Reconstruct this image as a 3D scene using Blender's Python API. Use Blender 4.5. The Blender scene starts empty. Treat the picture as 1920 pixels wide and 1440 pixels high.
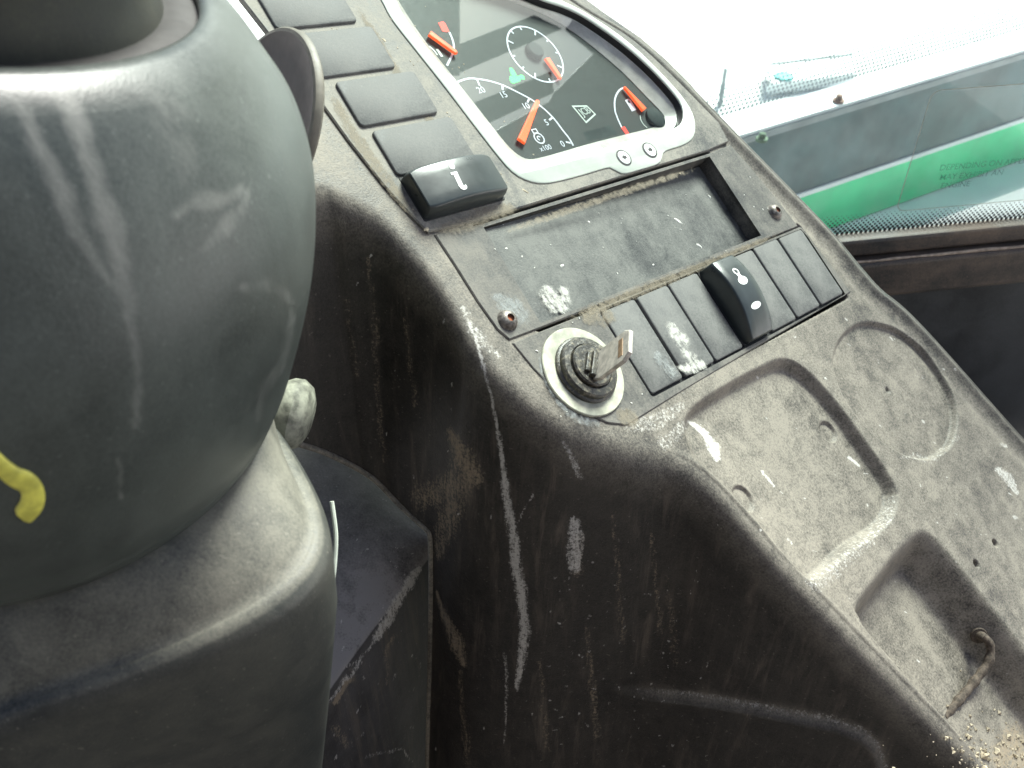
import bpy, bmesh, math, random
import numpy as np
from mathutils import Vector, Matrix
random.seed(7); rng = np.random.default_rng(7)
S = bpy.context.scene
COL = S.collection

# ------------------------------------------------------------------ camera, world, sun, exposure
CAM = np.array([0.0, 0.0, 2.0])
PITCH = math.radians(42.0)
FPX = 1850.0                                     # focal length in photograph pixels (1920 wide)
cd = bpy.data.cameras.new('camera'); cam = bpy.data.objects.new('camera', cd); COL.objects.link(cam)
cam.location = CAM; cam.rotation_euler = (math.pi/2 - PITCH, 0, 0)
cd.sensor_width = 36.0; cd.lens = 36.0*FPX/1920.0; cd.clip_start = 0.02; cd.clip_end = 500
cd.dof.use_dof = True; cd.dof.focus_distance = 0.50; cd.dof.aperture_fstop = 20.0
S.camera = cam
SUN_EL, SUN_AZ = math.radians(48), math.radians(28)      # azimuth measured from +Y towards +X
w = bpy.data.worlds.new('World'); S.world = w; w.use_nodes = True
nt = w.node_tree; bg = nt.nodes['Background']
sky = nt.nodes.new('ShaderNodeTexSky'); sky.sky_type = 'NISHITA'; sky.sun_disc = False
sky.sun_elevation = SUN_EL; sky.sun_rotation = SUN_AZ; sky.dust_density = 3.0; sky.air_density = 1.0; sky.ozone_density = 0.6
nt.links.new(sky.outputs[0], bg.inputs[0]); bg.inputs[1].default_value = 0.075
sl = bpy.data.lights.new('sun', 'SUN'); so = bpy.data.objects.new('sun', sl); COL.objects.link(so)
sl.energy = 4.7; sl.angle = math.radians(24); sl.color = (1.0, 0.975, 0.93)
sd = Vector((math.cos(SUN_EL)*math.sin(SUN_AZ), math.cos(SUN_EL)*math.cos(SUN_AZ), math.sin(SUN_EL)))
so.rotation_euler = sd.to_track_quat('Z', 'Y').to_euler()
S.view_settings.view_transform = 'Standard'; S.view_settings.look = 'None'
S.view_settings.exposure = 1.4; S.view_settings.gamma = 1.0; S.view_settings.use_curve_mapping = False

# ------------------------------------------------------------------ frames: photo pixel -> ray -> plane
cR = np.array([1.0, 0, 0]); cU = np.array([0, math.sin(PITCH), math.cos(PITCH)]); cF = np.array([0, math.cos(PITCH), -math.sin(PITCH)])
def ray(x, y):
    return cR*((x-960)/FPX) + cU*(-(y-720)/FPX) + cF
def at(x, y, t):
    return CAM + ray(x, y)*t
def c2w(v):                                      # camera axes (right, up, back) to world
    return cR*v[0] + cU*v[1] - cF*v[2]
def project(P):                                  # world points (N,3) -> pixels
    Q = P - CAM; d = Q@cF
    return np.stack([960 + FPX*(Q@cR)/d, 720 - FPX*(Q@cU)/d], -1)
A_, B_ = math.radians(41), math.radians(40)
NP = c2w((math.sin(A_)*math.cos(B_), math.sin(A_)*math.sin(B_), math.cos(A_)))   # normal of the dashboard face
DP = 0.325
def pp(x, y, w=0.0):
    r = ray(x, y); return CAM + r*((-DP + w*.001)/(r@NP))
PO = pp(1012, 608); PU = pp(1428, 440) - PO; PU = PU/np.linalg.norm(PU); PV = np.cross(NP, PU)
def L(x, y, w=0.0):                              # pixel -> dashboard coordinates in mm
    q = (pp(x, y, w) - PO)*1000; return (float(q@PU), float(q@PV))
def Ls(pts, w=0.0): return [L(x, y, w) for x, y in pts]
def l2w(q):                                      # dashboard mm -> world
    q = np.asarray(q, float)*.001; return PO + q[..., 0:1]*PU + q[..., 1:2]*PV + q[..., 2:3]*NP
def w2l(P):
    q = (np.asarray(P, float)-PO)*1000; return np.stack([q@PU, q@PV, q@NP], -1)
PM = Matrix(((PU[0], PV[0], NP[0], PO[0]), (PU[1], PV[1], NP[1], PO[1]), (PU[2], PV[2], NP[2], PO[2]), (0, 0, 0, 1)))
CL = w2l(CAM)                                    # the camera's place in dashboard mm

# ------------------------------------------------------------------ node helpers / materials
class NB:
    def __init__(s, name):
        s.m = bpy.data.materials.new(name); s.m.use_nodes = True; s.t = s.m.node_tree; s.t.nodes.clear()
        s.out = s.n('ShaderNodeOutputMaterial')
    def n(s, typ, **kw):
        n = s.t.nodes.new(typ)
        for k, v in kw.items(): setattr(n, k, v)
        return n
    def set(s, sock, v):
        if hasattr(v, 'is_linked') or isinstance(v, bpy.types.NodeSocket): s.t.links.new(v, sock)
        elif v is not None: sock.default_value = v
    def math(s, op, a, b=None, clamp=False):
        n = s.n('ShaderNodeMath', operation=op, use_clamp=clamp); s.set(n.inputs[0], a)
        if b is not None: s.set(n.inputs[1], b)
        return n.outputs[0]
    def coord(s, scale=(1, 1, 1), rot=(0, 0, 0), loc=(0, 0, 0), kind='Object'):
        c = s.n('ShaderNodeTexCoord'); m = s.n('ShaderNodeMapping'); s.t.links.new(c.outputs[kind], m.inputs[0])
        m.inputs['Scale'].default_value = scale; m.inputs['Rotation'].default_value = rot; m.inputs['Location'].default_value = loc
        return m.outputs[0]
    def plumb(s, a, b_, loc=(0, 0, 0)):
        """dashboard coordinates turned so that z runs plumb; a across, b_ along (cells per metre)"""
        c = s.n('ShaderNodeTexCoord'); m = s.n('ShaderNodeMapping', vector_type='TEXTURE'); s.t.links.new(c.outputs['Object'], m.inputs[0])
        m.inputs['Rotation'].default_value = Vector((-PU[2], -PV[2], -NP[2])).to_track_quat('Z', 'Y').to_euler(); m.inputs['Scale'].default_value = (1/a, 1/a, 1/b_); m.inputs['Location'].default_value = loc
        return m.outputs[0]
    def noise(s, scale, detail=3, rough=.55, vec=None, dist=0.0):
        n = s.n('ShaderNodeTexNoise'); n.inputs['Scale'].default_value = scale; n.inputs['Detail'].default_value = detail
        n.inputs['Roughness'].default_value = rough; n.inputs['Distortion'].default_value = dist
        s.t.links.new(vec if vec is not None else s.coord(), n.inputs['Vector']); return n.outputs[0]
    def ramp(s, fac, a, b, lo=0.0, hi=1.0):
        n = s.n('ShaderNodeMapRange', interpolation_type='SMOOTHSTEP', clamp=True); s.set(n.inputs[0], fac)
        n.inputs[1].default_value = a; n.inputs[2].default_value = b; n.inputs[3].default_value = lo; n.inputs[4].default_value = hi
        return n.outputs[0]
    def mix(s, fac, a, b):
        n = s.n('ShaderNodeMix', data_type='RGBA'); s.set(n.inputs[0], fac)
        for sock, v in ((n.inputs[6], a), (n.inputs[7], b)):
            s.set(sock, (*v, 1) if isinstance(v, tuple) and len(v) == 3 else v)
        return n.outputs[2]
    def attr(s, name):
        return s.n('ShaderNodeAttribute', attribute_name=name).outputs['Fac']
    def bump(s, h, strength, dist=.001, nrm=None):
        n = s.n('ShaderNodeBump'); n.inputs['Strength'].default_value = strength; n.inputs['Distance'].default_value = dist
        s.set(n.inputs['Height'], h)
        if nrm is not None: s.set(n.inputs['Normal'], nrm)
        return n.outputs[0]
    def bsdf(s, col, rough=.5, metal=0.0, nrm=None, spec=.5, emit=None, estr=0.0, coat=0.0):
        b = s.n('ShaderNodeBsdfPrincipled'); s.set(b.inputs['Base Color'], (*col, 1) if isinstance(col, tuple) else col)
        s.set(b.inputs['Roughness'], rough); s.set(b.inputs['Metallic'], metal); b.inputs['Specular IOR Level'].default_value = spec
        if nrm is not None: s.set(b.inputs['Normal'], nrm)
        if emit: b.inputs['Emission Color'].default_value = (*emit, 1); b.inputs['Emission Strength'].default_value = estr
        b.inputs['Coat Weight'].default_value = coat
        s.t.links.new(b.outputs[0], s.out.inputs[0]); return b

def dusty(name, base, dust, amount, rough=.5, grain=.25, blotch=70, streak=None, attrs=False, seed=0, contrast=1.0, runs=False, gr=0.0):
    """moulded plastic with a film of dust, streaks and (from mesh attributes) scuffs, painted highlights and dried mud"""
    b = NB(name); k = seed*13.7
    v = b.coord(loc=(k, k*.7, k*.3))
    n1 = b.noise(blotch, 5, .62, v, .4); n2 = b.noise(900, 2, .6, v); n3 = b.noise(14, 3, .5, v)
    f = b.math('ADD', b.math('MULTIPLY', n1, .9), b.math('MULTIPLY', n3, .7))
    f = b.math('ADD', f, b.math('MULTIPLY', n2, .55+gr)); f = b.math('SUBTRACT', f, gr*.5)
    if streak:
        sv = b.coord(scale=streak[0], rot=streak[1], loc=(k, k, k)); f = b.math('ADD', f, b.math('MULTIPLY', b.noise(1.0, 5, .65, sv, .2), streak[2]))
        f = b.math('SUBTRACT', f, streak[2]*.5)
    f = b.ramp(f, 1.07-.42/contrast, 1.07+.42/contrast)
    am = b.math('MULTIPLY', f, amount*1.5)
    if attrs: am = b.math('MULTIPLY', am, b.attr('dust'))
    if attrs == 'shelf': attrs = False
    am = b.math('MINIMUM', am, 1.0)
    col = b.mix(am, base, dust)
    sp = b.ramp(b.noise(520, 1, .5, v), .70, .76)                      # pin-head specks
    col = b.mix(b.math('MULTIPLY', sp, .16), col, tuple(min(1, c*1.8) for c in dust))
    rgh = b.math('ADD', b.math('MULTIPLY', am, .35), rough)
    if runs:
        rn = b.noise(1.0, 6, .72, b.coord(scale=(120, 120, 26), loc=(5, 2, 1)), .3)
        rm = b.ramp(b.math('ADD', b.attr('run'), b.math('MULTIPLY', b.math('SUBTRACT', rn, .5), 1.9)), .0, 1.5)
        col = b.mix(b.math('MULTIPLY', rm, b.ramp(b.attr('run'), .01, .3, 0, .62)), col, (.25, .255, .235))
    if attrs:
        sn = b.noise(1.0, 6, .7, (b.plumb(170, 12) if attrs == True else b.coord(scale=(170, 170, 12))), .4); sn2 = b.noise(1.0, 4, .6, (b.plumb(34, 6, (1, 2, 3)) if attrs == True else b.coord(scale=(34, 34, 6))), .3)
        st_ = b.math('MULTIPLY', b.math('MULTIPLY', b.ramp(sn, .45, .75), b.ramp(sn2, .35, .7)), b.attr('streak'))
        col = b.mix(b.math('MULTIPLY', st_, .85), col, (.17, .137, .107))
        brk = b.math('ADD', b.math('MULTIPLY', b.noise(620, 5, .8, b.coord(scale=(1, 1, 1), loc=(3, 1, 2)), .3), .6), b.math('MULTIPLY', b.noise(1.0, 5, .75, (b.plumb(560, 50) if attrs == True else b.coord(scale=(560, 560, 50)))), .4))
        for a_, c_ in (('mud', (.30, .235, .165)), ('scuff_glint', (.56, .53, .49))):
            m_ = b.ramp(b.math('ADD', b.math('MULTIPLY', b.attr(a_), 1.25), b.math('MULTIPLY', b.math('SUBTRACT', brk, .5), 6.5)), .30, 1.35)
            m_ = b.math('MULTIPLY', m_, b.ramp(b.attr(a_), .02, .25, 0, .9))
            col = b.mix(m_, col, c_); rgh = b.math('MAXIMUM', rgh, b.math('MULTIPLY', m_, .9))
    bp = b.bump(b.noise(1500, 2, .6, v), grain, .0006)
    bp = b.bump(n1, .25, .0012, bp)
    b.bsdf(col, rgh, 0, bp, .4)
    return b.m
def plain(name, col, rough=.5, metal=0.0, var=.25, scale=120, bump=.1, **kw):
    b = NB(name); n = b.noise(scale, 4, .6); lo = tuple(c*(1-var) for c in col); hi = tuple(min(1, c*(1+var)) for c in col)
    c = b.mix(b.ramp(n, .3, .7), lo, hi)
    r = b.math('ADD', b.math('MULTIPLY', b.noise(scale*3, 2), .15), rough-.07)
    b.bsdf(c, r, metal, b.bump(b.noise(scale*6, 2), bump, .0005), **kw); return b.m

DUST = (.258, .226, .186)
M = {}
M['console'] = dusty('dusty console plastic', (.0125, .0108, .0103), DUST, 1.0, .38, .3, 110, ((60, 12, 60), (0, 0, .35), .45), True, 1, .62, False, .5)
M['plate'] = dusty('dusty trim plate', (.024, .025, .026), (.178, .163, .142), .75, .45, .25, 55, ((60, 9, 30), (0, 0, 0), .8), False, 2)
M['upper_plate'] = dusty('dusty upper trim plate', (.034, .035, .036), (.245, .225, .192), .95, .45, .25, 45, ((50, 12, 30), (0, 0, 0), .6), False, 3)
M['blank'] = dusty('blank cover plastic', (.034, .035, .036), (.15, .146, .138), .9, .48, .12, 55, None, False, 4)
M['recess'] = dusty('recess floor plastic', (.03, .031, .031), (.15, .148, .136), .85, .45, .35, 70, ((50, 12, 20), (0, 0, .5), .9), False, 5)
M['gap'] = plain('dark joint plastic', (.012, .011, .011), .7)
M['shroud'] = dusty('column cover plastic', (.0165, .021, .020), (.125, .142, .128), .50, .26, .16, 26, ((34, 34, 5), (0, 0, 0), .8), False, 6, .6, True)
M['collar'] = dusty('column collar plastic', (.018, .022, .023), (.215, .205, .165), .95, .38, .16, 70, None, 'shelf', 7, .8)
M['boss'] = dusty('steering boss rubber', (.016, .018, .015), (.07, .07, .052), .55, .6, .2, 40, None, False, 8)
M['inner'] = dusty('inner cover plastic', (.016, .0145, .015), (.27, .25, .245), .9, .5, .2, 60, ((70, 70, 10), (0, 0, 0), .6), 'world', 9, .6)
M['edge'] = dusty('pale lip', (.05, .045, .04), (.3, .27, .22), .9, .5, .2, 200, None, False, 10)
M['rocker'] = plain('black rocker plastic', (.03, .036, .036), .3, 0, .2, 60, .03)
M['rocker_side'] = plain('rocker side plastic', (.02, .02, .024), .5, 0, .2, 60, .05)
M['white'] = plain('white print', (.8, .8, .78), .5, 0, .04)
M['bezel'] = plain('pale silver bezel', (.52, .55, .48), .42, 0, .08, 60, .04)
M['flange'] = plain('dusty clear lens edge', (.5, .45, .42), .3, 0, .2, 90, .05)
M['face'] = plain('black dial face', (.012, .016, .016), .55, 0, .2)
M['hub'] = plain('needle hub', (.022, .032, .032), .8)
M['scale'] = plain('lavender white dial print', (.72, .72, .82), .5, 0, .03)
M['logo'] = plain('grey white dial print', (.62, .66, .62), .5, 0, .03)
b = NB('lit orange needle'); b.bsdf((.9, .12, .03), .4, emit=(1, .10, .02), estr=.45); M['needle'] = b.m
b = NB('red dial print'); b.bsdf((.85, .05, .03), .5, emit=(1, .04, .02), estr=.2); M['red'] = b.m
b = NB('lit green indicator'); b.bsdf((.02, .6, .12), .5, emit=(.0, .95, .08), estr=1.0); M['green_lamp'] = b.m
M['button'] = plain('button white', (.8, .82, .78), .4, 0, .03)
M['ink'] = plain('dark print', (.03, .025, .025), .5)
M['screw'] = plain('dirty steel screw', (.16, .14, .125), .5, .6, .5, 600, .2)
M['rust'] = plain('rust', (.26, .075, .03), .85, 0, .5, 900, .4)
M['rusty_wire'] = plain('rusty wire', (.095, .072, .055), .8, .2, .5, 500, .5)
M['washer'] = plain('cream washer', (.40, .395, .31), .6, 0, .35, 110, .1)
def lock_mat():
    b = NB('muddy black lock'); n = b.noise(420, 5, .75, None, .3); m_ = b.ramp(n, .46, .74, .05, .62)
    c = b.mix(m_, (.012, .012, .012), (.36, .31, .22)); b.bsdf(c, b.math('ADD', b.math('MULTIPLY', m_, .5), .3), 0, b.bump(n, .4, .001)); return b.m
M['lock'] = lock_mat()
M['key'] = plain('key steel', (.60, .54, .47), .36, .25, .25, 300, .1)
M['brass'] = plain('worn key slot', (.34, .22, .13), .5, .4, .3, 300, .1)
M['inner_ring'] = plain('ring plastic', (.035, .033, .031), .75, 0, .2, 60, .05)
M['dial'] = plain('brown knob', (.03, .021, .018), .6, 0, .25, 80, .08)
M['dial_rim'] = plain('beige worn rim', (.13, .115, .09), .55, 0, .25, 120, .1)
M['lever'] = plain('dirty grey knob', (.19, .19, .15), .6, 0, .6, 160, .3)
M['yellow'] = plain('yellow paint', (.66, .63, .11), .5, 0, .22, 220)
M['cream'] = plain('cream cable', (.62, .66, .56), .5, 0, .1)
M['sill'] = dusty('black window frame', (.014, .014, .016), (.20, .14, .10), .55, .4, .15, 30, ((3, 40, 40), (0, 0, 0), .8), False, 11)
M['side'] = dusty('black side panel', (.012, .012, .014), (.07, .07, .07), .6, .4, .15, 30, None, False, 12)
M['seam'] = plain('dirt line', (.42, .32, .24), .9, 0, .3, 200, .2)
M['floor'] = dusty('rubber mat', (.02, .02, .02), (.12, .11, .1), .8, .7, .3, 20, None, False, 13)
M['concrete'] = plain('pale concrete yard', (.72, .72, .70), .9, 0, .06, 3, .3)
M['ext_white'] = plain('white paint', (.80, .82, .82), .5, 0, .03, 20)
M['ext_dark'] = plain('slate blue steel', (.06, .115, .125), .55, 0, .35, 9, .2)
M['ext_green'] = plain('bright green paint', (.02, .72, .30), .5, 0, .12, 14, .1)
M['ext_grey'] = plain('grey trim', (.26, .29, .30), .5, 0, .2, 20)
M['ext_rust'] = plain('rusty bolt', (.28, .17, .13), .8, 0, .3, 80)
M['ext_moss'] = plain('dark green bolt', (.10, .16, .10), .8, 0, .3, 80)
M['teal'] = plain('teal paint', (.03, .42, .40), .5)
M['mud'] = plain('dried mud', (.44, .37, .27), .95, 0, .3, 400, .5)
M['chalk'] = plain('dried chalky drops', (.66, .64, .58), .95, 0, .15, 400, .4)
def glass(name, tint, f0, rough=.0, film=0.0):
    b = NB(name); t = b.n('ShaderNodeBsdfTransparent'); t.inputs[0].default_value = (*tint, 1)
    g = b.n('ShaderNodeBsdfGlossy'); g.inputs['Roughness'].default_value = rough
    lw = b.n('ShaderNodeLayerWeight'); lw.inputs[0].default_value = .5
    fr = b.math('ADD', b.math('MULTIPLY', b.math('POWER', lw.outputs['Facing'], 5.0), 1-f0), f0, True)
    mx = b.n('ShaderNodeMixShader'); b.set(mx.inputs[0], fr); b.t.links.new(t.outputs[0], mx.inputs[1]); b.t.links.new(g.outputs[0], mx.inputs[2])
    last = mx.outputs[0]
    if film > 0:                                    # dirt on the glass scatters the light that comes through
        tl = b.n('ShaderNodeBsdfTranslucent'); tl.inputs[0].default_value = (.9, .95, .95, 1); m3 = b.n('ShaderNodeMixShader')
        b.set(m3.inputs[0], b.ramp(b.noise(28, 5, .65, None, .5), .25, .8, film*.5, film*1.6)); b.t.links.new(last, m3.inputs[1]); b.t.links.new(tl.outputs[0], m3.inputs[2]); last = m3.outputs[0]
    b.t.links.new(last, b.out.inputs[0]); return b.m
M['lens'] = glass('clear lens', (.93, .97, .95), .15, .01, .010)
M['pane_far'] = glass('outer glass', (.94, .98, .97), .03)
M['pane'] = glass('tinted cab glass', (.84, .97, .92), .035, 0, .018)
def smear_mat(name, col, thr, streak_rot, sc=(500, 70, 100), dens=1.0):
    """a dried smear: opaque where the noise says mud was left, clear elsewhere, fading to its rim ('edge' attribute)"""
    b = NB(name); n = b.noise(1.0, 5, .72, b.coord(scale=sc, rot=(0, 0, streak_rot)), 1.2)
    n2 = b.noise(330, 4, .7)
    f = b.math('ADD', b.math('ADD', b.math('MULTIPLY', n, .75), b.math('MULTIPLY', n2, .75)), b.math('MULTIPLY', b.attr('edge'), .45))
    fac = b.math('MULTIPLY', b.ramp(f, thr, thr+.42), dens)
    fac = b.math('MULTIPLY', fac, b.ramp(b.attr('edge'), .0, .45))
    t = b.n('ShaderNodeBsdfTransparent'); d = b.n('ShaderNodeBsdfDiffuse'); b.set(d.inputs[0], b.mix(n2, tuple(c*.7 for c in col), col))
    mx = b.n('ShaderNodeMixShader'); b.set(mx.inputs[0], fac); b.t.links.new(t.outputs[0], mx.inputs[1]); b.t.links.new(d.outputs[0], mx.inputs[2])
    b.t.links.new(mx.outputs[0], b.out.inputs[0]); return b.m
M['smear'] = smear_mat('chalky smear', (.62, .60, .55), .90, .45, (330, 110, 150), .95)
M['smear_thin'] = smear_mat('thin chalky smear', (.42, .43, .42), .92, -.9, (300, 90, 100), .6)
M['smear_tan'] = smear_mat('tan smear', (.36, .31, .24), .86, .2, (300, 200, 100), .55)
M['film'] = glass('clear sticker film', (.90, .95, .93), .05, .2)

# ------------------------------------------------------------------ object helpers
def thing(name, label, cat, mat=None, group=None, loc=None):
    o = bpy.data.objects.new(name, None); COL.objects.link(o); o.empty_display_size = .02
    if mat is not None: o.matrix_world = mat
    elif loc is not None: o.location = loc
    o['label'] = label; o['category'] = cat
    if group: o['group'] = group
    return o
def tag(o, label, cat, group=None):
    o['label'] = label; o['category'] = cat
    if group: o['group'] = group
    return o
class MB:
    def __init__(s): s.v = []; s.f = []
    def add(s, vs, fs):
        k = len(s.v); s.v += [tuple(map(float, p)) for p in vs]; s.f += [tuple(i+k for i in f) for f in fs]; return s
    def prism(s, out, w0, w1, c=0.0, cap0=False):
        """outline (CCW, 2D mm) from height w0 to w1 with a top chamfer c"""
        n = len(out); ring = [[(x, y, w0) for x, y in out], [(x, y, w1-c) for x, y in out]]
        if c > 0:
            ring.append([(x, y, w1-c*.35) for x, y in inset(out, c*.35)]); ring.append([(x, y, w1) for x, y in inset(out, c)])
        vs = [p for r in ring for p in r]; fs = []
        for k in range(len(ring)-1):
            for i in range(n):
                j = (i+1) % n; fs.append((k*n+i, k*n+j, (k+1)*n+j, (k+1)*n+i))
        fs.append(tuple((len(ring)-1)*n+i for i in range(n)))
        if cap0: fs.append(tuple(reversed(range(n))))
        return s.add(vs, fs)
    def ringstrip(s, loops, close=True):
        n = len(loops[0]); vs = [p for r in loops for p in r]; fs = []
        for k in range(len(loops)-1):
            for i in range(n if close else n-1):
                j = (i+1) % n; fs.append((k*n+i, k*n+j, (k+1)*n+j, (k+1)*n+i))
        return s.add(vs, fs)
    def tube(s, pts, r, seg=10, caps=True):
        P = np.array(pts, float); n = len(P); rr = r if hasattr(r, '__len__') else [r]*n
        T = np.gradient(P, axis=0); T /= np.linalg.norm(T, axis=1)[:, None]+1e-12
        up = np.array([.31, .17, .93]); loops = []
        for i in range(n):
            a = np.cross(T[i], up); a /= np.linalg.norm(a); bb = np.cross(T[i], a)
            loops.append([tuple(P[i]+rr[i]*(math.cos(q)*a+math.sin(q)*bb)) for q in np.linspace(0, 2*math.pi, seg, endpoint=False)])
        k = len(s.v); s.ringstrip(loops)
        if caps:
            s.f.append(tuple(k+i for i in reversed(range(seg)))); s.f.append(tuple(k+(n-1)*seg+i for i in range(seg)))
        return s
    def ribbon(s, pts, w0, width, taper=None):
        """flat line of given width (2D mm polyline) at height w0"""
        P = np.array(pts, float); T = np.gradient(P, axis=0); T /= np.linalg.norm(T, axis=1)[:, None]+1e-12
        N = np.stack([-T[:, 1], T[:, 0]], 1); wd = np.array(width if hasattr(width, '__len__') else [width]*len(P))[:, None]*.5
        a = P+N*wd; c = P-N*wd; n = len(P)
        return s.add([(x, y, w0) for x, y in a]+[(x, y, w0) for x, y in c], [(i, i+n, i+n+1, i+1) for i in range(n-1)])
    def box(s, o, a, b, c):
        o, a, b, c = (np.array(q, float) for q in (o, a, b, c))
        vs = [o, o+a, o+a+b, o+b, o+c, o+a+c, o+a+b+c, o+b+c]
        return s.add(vs, [(3, 2, 1, 0), (4, 5, 6, 7), (0, 1, 5, 4), (1, 2, 6, 5), (2, 3, 7, 6), (3, 0, 4, 7)])
    def lathe(s, c, prof, seg=40, ax=None):
        """profile [(r, h)] round a vertical axis at c, or about ax=(origin, u, v, axis)"""
        loops = []
        for r, h in prof:
            if ax is None: loops.append([(c[0]+r*math.cos(q), c[1]+r*math.sin(q), c[2]+h) for q in np.linspace(0, 2*math.pi, seg, endpoint=False)])
            else:
                o, u, v, a = ax; loops.append([tuple(o+a*h+r*(math.cos(q)*u+math.sin(q)*v)) for q in np.linspace(0, 2*math.pi, seg, endpoint=False)])
        return s.ringstrip(loops)
    def build(s, name, mat, parent=None, scale=.001, smooth=False, fix=True):
        me = bpy.data.meshes.new(name); me.from_pydata([(x*scale, y*scale, z*scale) for x, y, z in s.v], [], s.f)
        if fix:
            bm = bmesh.new(); bm.from_mesh(me); bmesh.ops.remove_doubles(bm, verts=bm.verts, dist=1e-7)
            bmesh.ops.recalc_face_normals(bm, faces=bm.faces); bm.to_mesh(me); bm.free()
        return link(name, me, mat, parent, smooth)
def link(name, me, mat, parent=None, smooth=False):
    me.materials.clear(); me.materials.append(mat if not isinstance(mat, str) else M[mat])
    if smooth:
        me.polygons.foreach_set('use_smooth', [True]*len(me.polygons))
        if smooth != 'all': me.set_sharp_from_angle(angle=math.radians(38))
    o = bpy.data.objects.new(name, me); COL.objects.link(o)
    if parent is not None: o.parent = parent
    return o
def inset(out, d):
    P = np.array(out, float); n = len(P); a = P-np.roll(P, 1, 0); b_ = np.roll(P, -1, 0)-P
    a /= np.linalg.norm(a, axis=1)[:, None]+1e-9; b_ /= np.linalg.norm(b_, axis=1)[:, None]+1e-9
    na = np.stack([-a[:, 1], a[:, 0]], 1); nb = np.stack([-b_[:, 1], b_[:, 0]], 1); m = na+nb
    m /= np.maximum((m*na).sum(1), .35)[:, None]
    if area(P) < 0: m = -m
    return [tuple(p) for p in P+m*d]
def area(P): P = np.array(P); x, y = P[:, 0], P[:, 1]; return .5*float((x*np.roll(y, -1)-y*np.roll(x, -1)).sum())
def ccw(P): return list(P) if area(P) > 0 else list(P)[::-1]
def rrect(u0, v0, u1, v1, r, seg=5):
    out = []
    for cx, cy, a0 in ((u1-r, v1-r, 0), (u0+r, v1-r, 90), (u0+r, v0+r, 180), (u1-r, v0+r, 270)):
        for k in range(seg+1):
            q = math.radians(a0+90*k/seg); out.append((cx+r*math.cos(q), cy+r*math.sin(q)))
    return out
def circle(cx, cy, r, n=32): return [(cx+r*math.cos(q), cy+r*math.sin(q)) for q in np.linspace(0, 2*math.pi, n, endpoint=False)]
def spline(pts, n, closed=False):
    P = np.array(pts, float)
    if closed: P = np.concatenate([P[-2:], P, P[:3]])
    else: P = np.concatenate([2*P[:1]-P[1:2], P, 2*P[-1:]-P[-2:-1]])
    segs = len(P)-3; out = []
    for i in range(segs if not closed else segs-1+0):
        p0, p1, p2, p3 = P[i:i+4]
        for t in np.linspace(0, 1, 16, endpoint=False):
            out.append(.5*((2*p1)+(p2-p0)*t+(2*p0-5*p1+4*p2-p3)*t*t+(3*p1-p0-3*p2+p3)*t**3))
    if not closed: out.append(P[-2])
    Q = np.array(out)
    if closed: Q = np.concatenate([Q, Q[:1]])
    d = np.concatenate([[0], np.cumsum(np.linalg.norm(np.diff(Q, axis=0), axis=1))]); s = np.linspace(0, d[-1], n+1 if closed else n)
    R = np.stack([np.interp(s, d, Q[:, k]) for k in range(Q.shape[1])], 1)
    return R[:-1] if closed else R
def sdf(poly, P):
    """signed distance (negative inside) of points P (N,2) to polygon"""
    Q = np.array(poly, float); n = len(Q); d = np.full(len(P), 1e18); ins = np.zeros(len(P), bool)
    for i in range(n):
        a, b_ = Q[i], Q[(i+1) % n]; e = b_-a; wv = P-a
        t = np.clip((wv@e)/(e@e+1e-12), 0, 1); d = np.minimum(d, ((wv-t[:, None]*e)**2).sum(1))
        c1 = (a[1] <= P[:, 1]) != (b_[1] <= P[:, 1])
        xx = a[0]+(P[:, 1]-a[1])*(e[0])/(e[1] if abs(e[1]) > 1e-12 else 1e-12)
        ins ^= c1 & (P[:, 0] < xx)
    return np.where(ins, -1, 1)*np.sqrt(d)
def vnoise(x, y, cell, octv=3, seed=0):
    """fractal value noise, about -1..1"""
    out = 0; amp = 1.0; tot = 0
    for k in range(octv):
        g = np.random.default_rng(seed+k).uniform(-1, 1, (64, 64)); X, Y = x/cell*2**k, y/cell*2**k; i, j = np.floor(X).astype(int), np.floor(Y).astype(int); fx, fy = X-i, Y-j
        fx = fx*fx*(3-2*fx); fy = fy*fy*(3-2*fy); q = lambda a, b2: g[(i+a) % 64, (j+b2) % 64]
        out = out+amp*((q(0, 0)*(1-fx)+q(1, 0)*fx)*(1-fy)+(q(0, 1)*(1-fx)+q(1, 1)*fx)*fy); tot += amp; amp *= .55
    return out/tot
def sstep(a, b_, x): t = np.clip((x-a)/(b_-a), 0, 1); return t*t*(3-2*t)
def polydist(line, P, widths=None):
    """distance to a polyline, divided by the local half width"""
    Q = np.array(line, float); W = np.array(widths if widths is not None else [1]*len(Q), float); best = np.full(len(P), 1e9)
    for i in range(len(Q)-1):
        a, e = Q[i], Q[i+1]-Q[i]; wv = P-a; t = np.clip((wv@e)/(e@e+1e-12), 0, 1)
        best = np.minimum(best, np.sqrt(((wv-t[:, None]*e)**2).sum(1))/(W[i]+(W[i+1]-W[i])*t))
    return best
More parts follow.
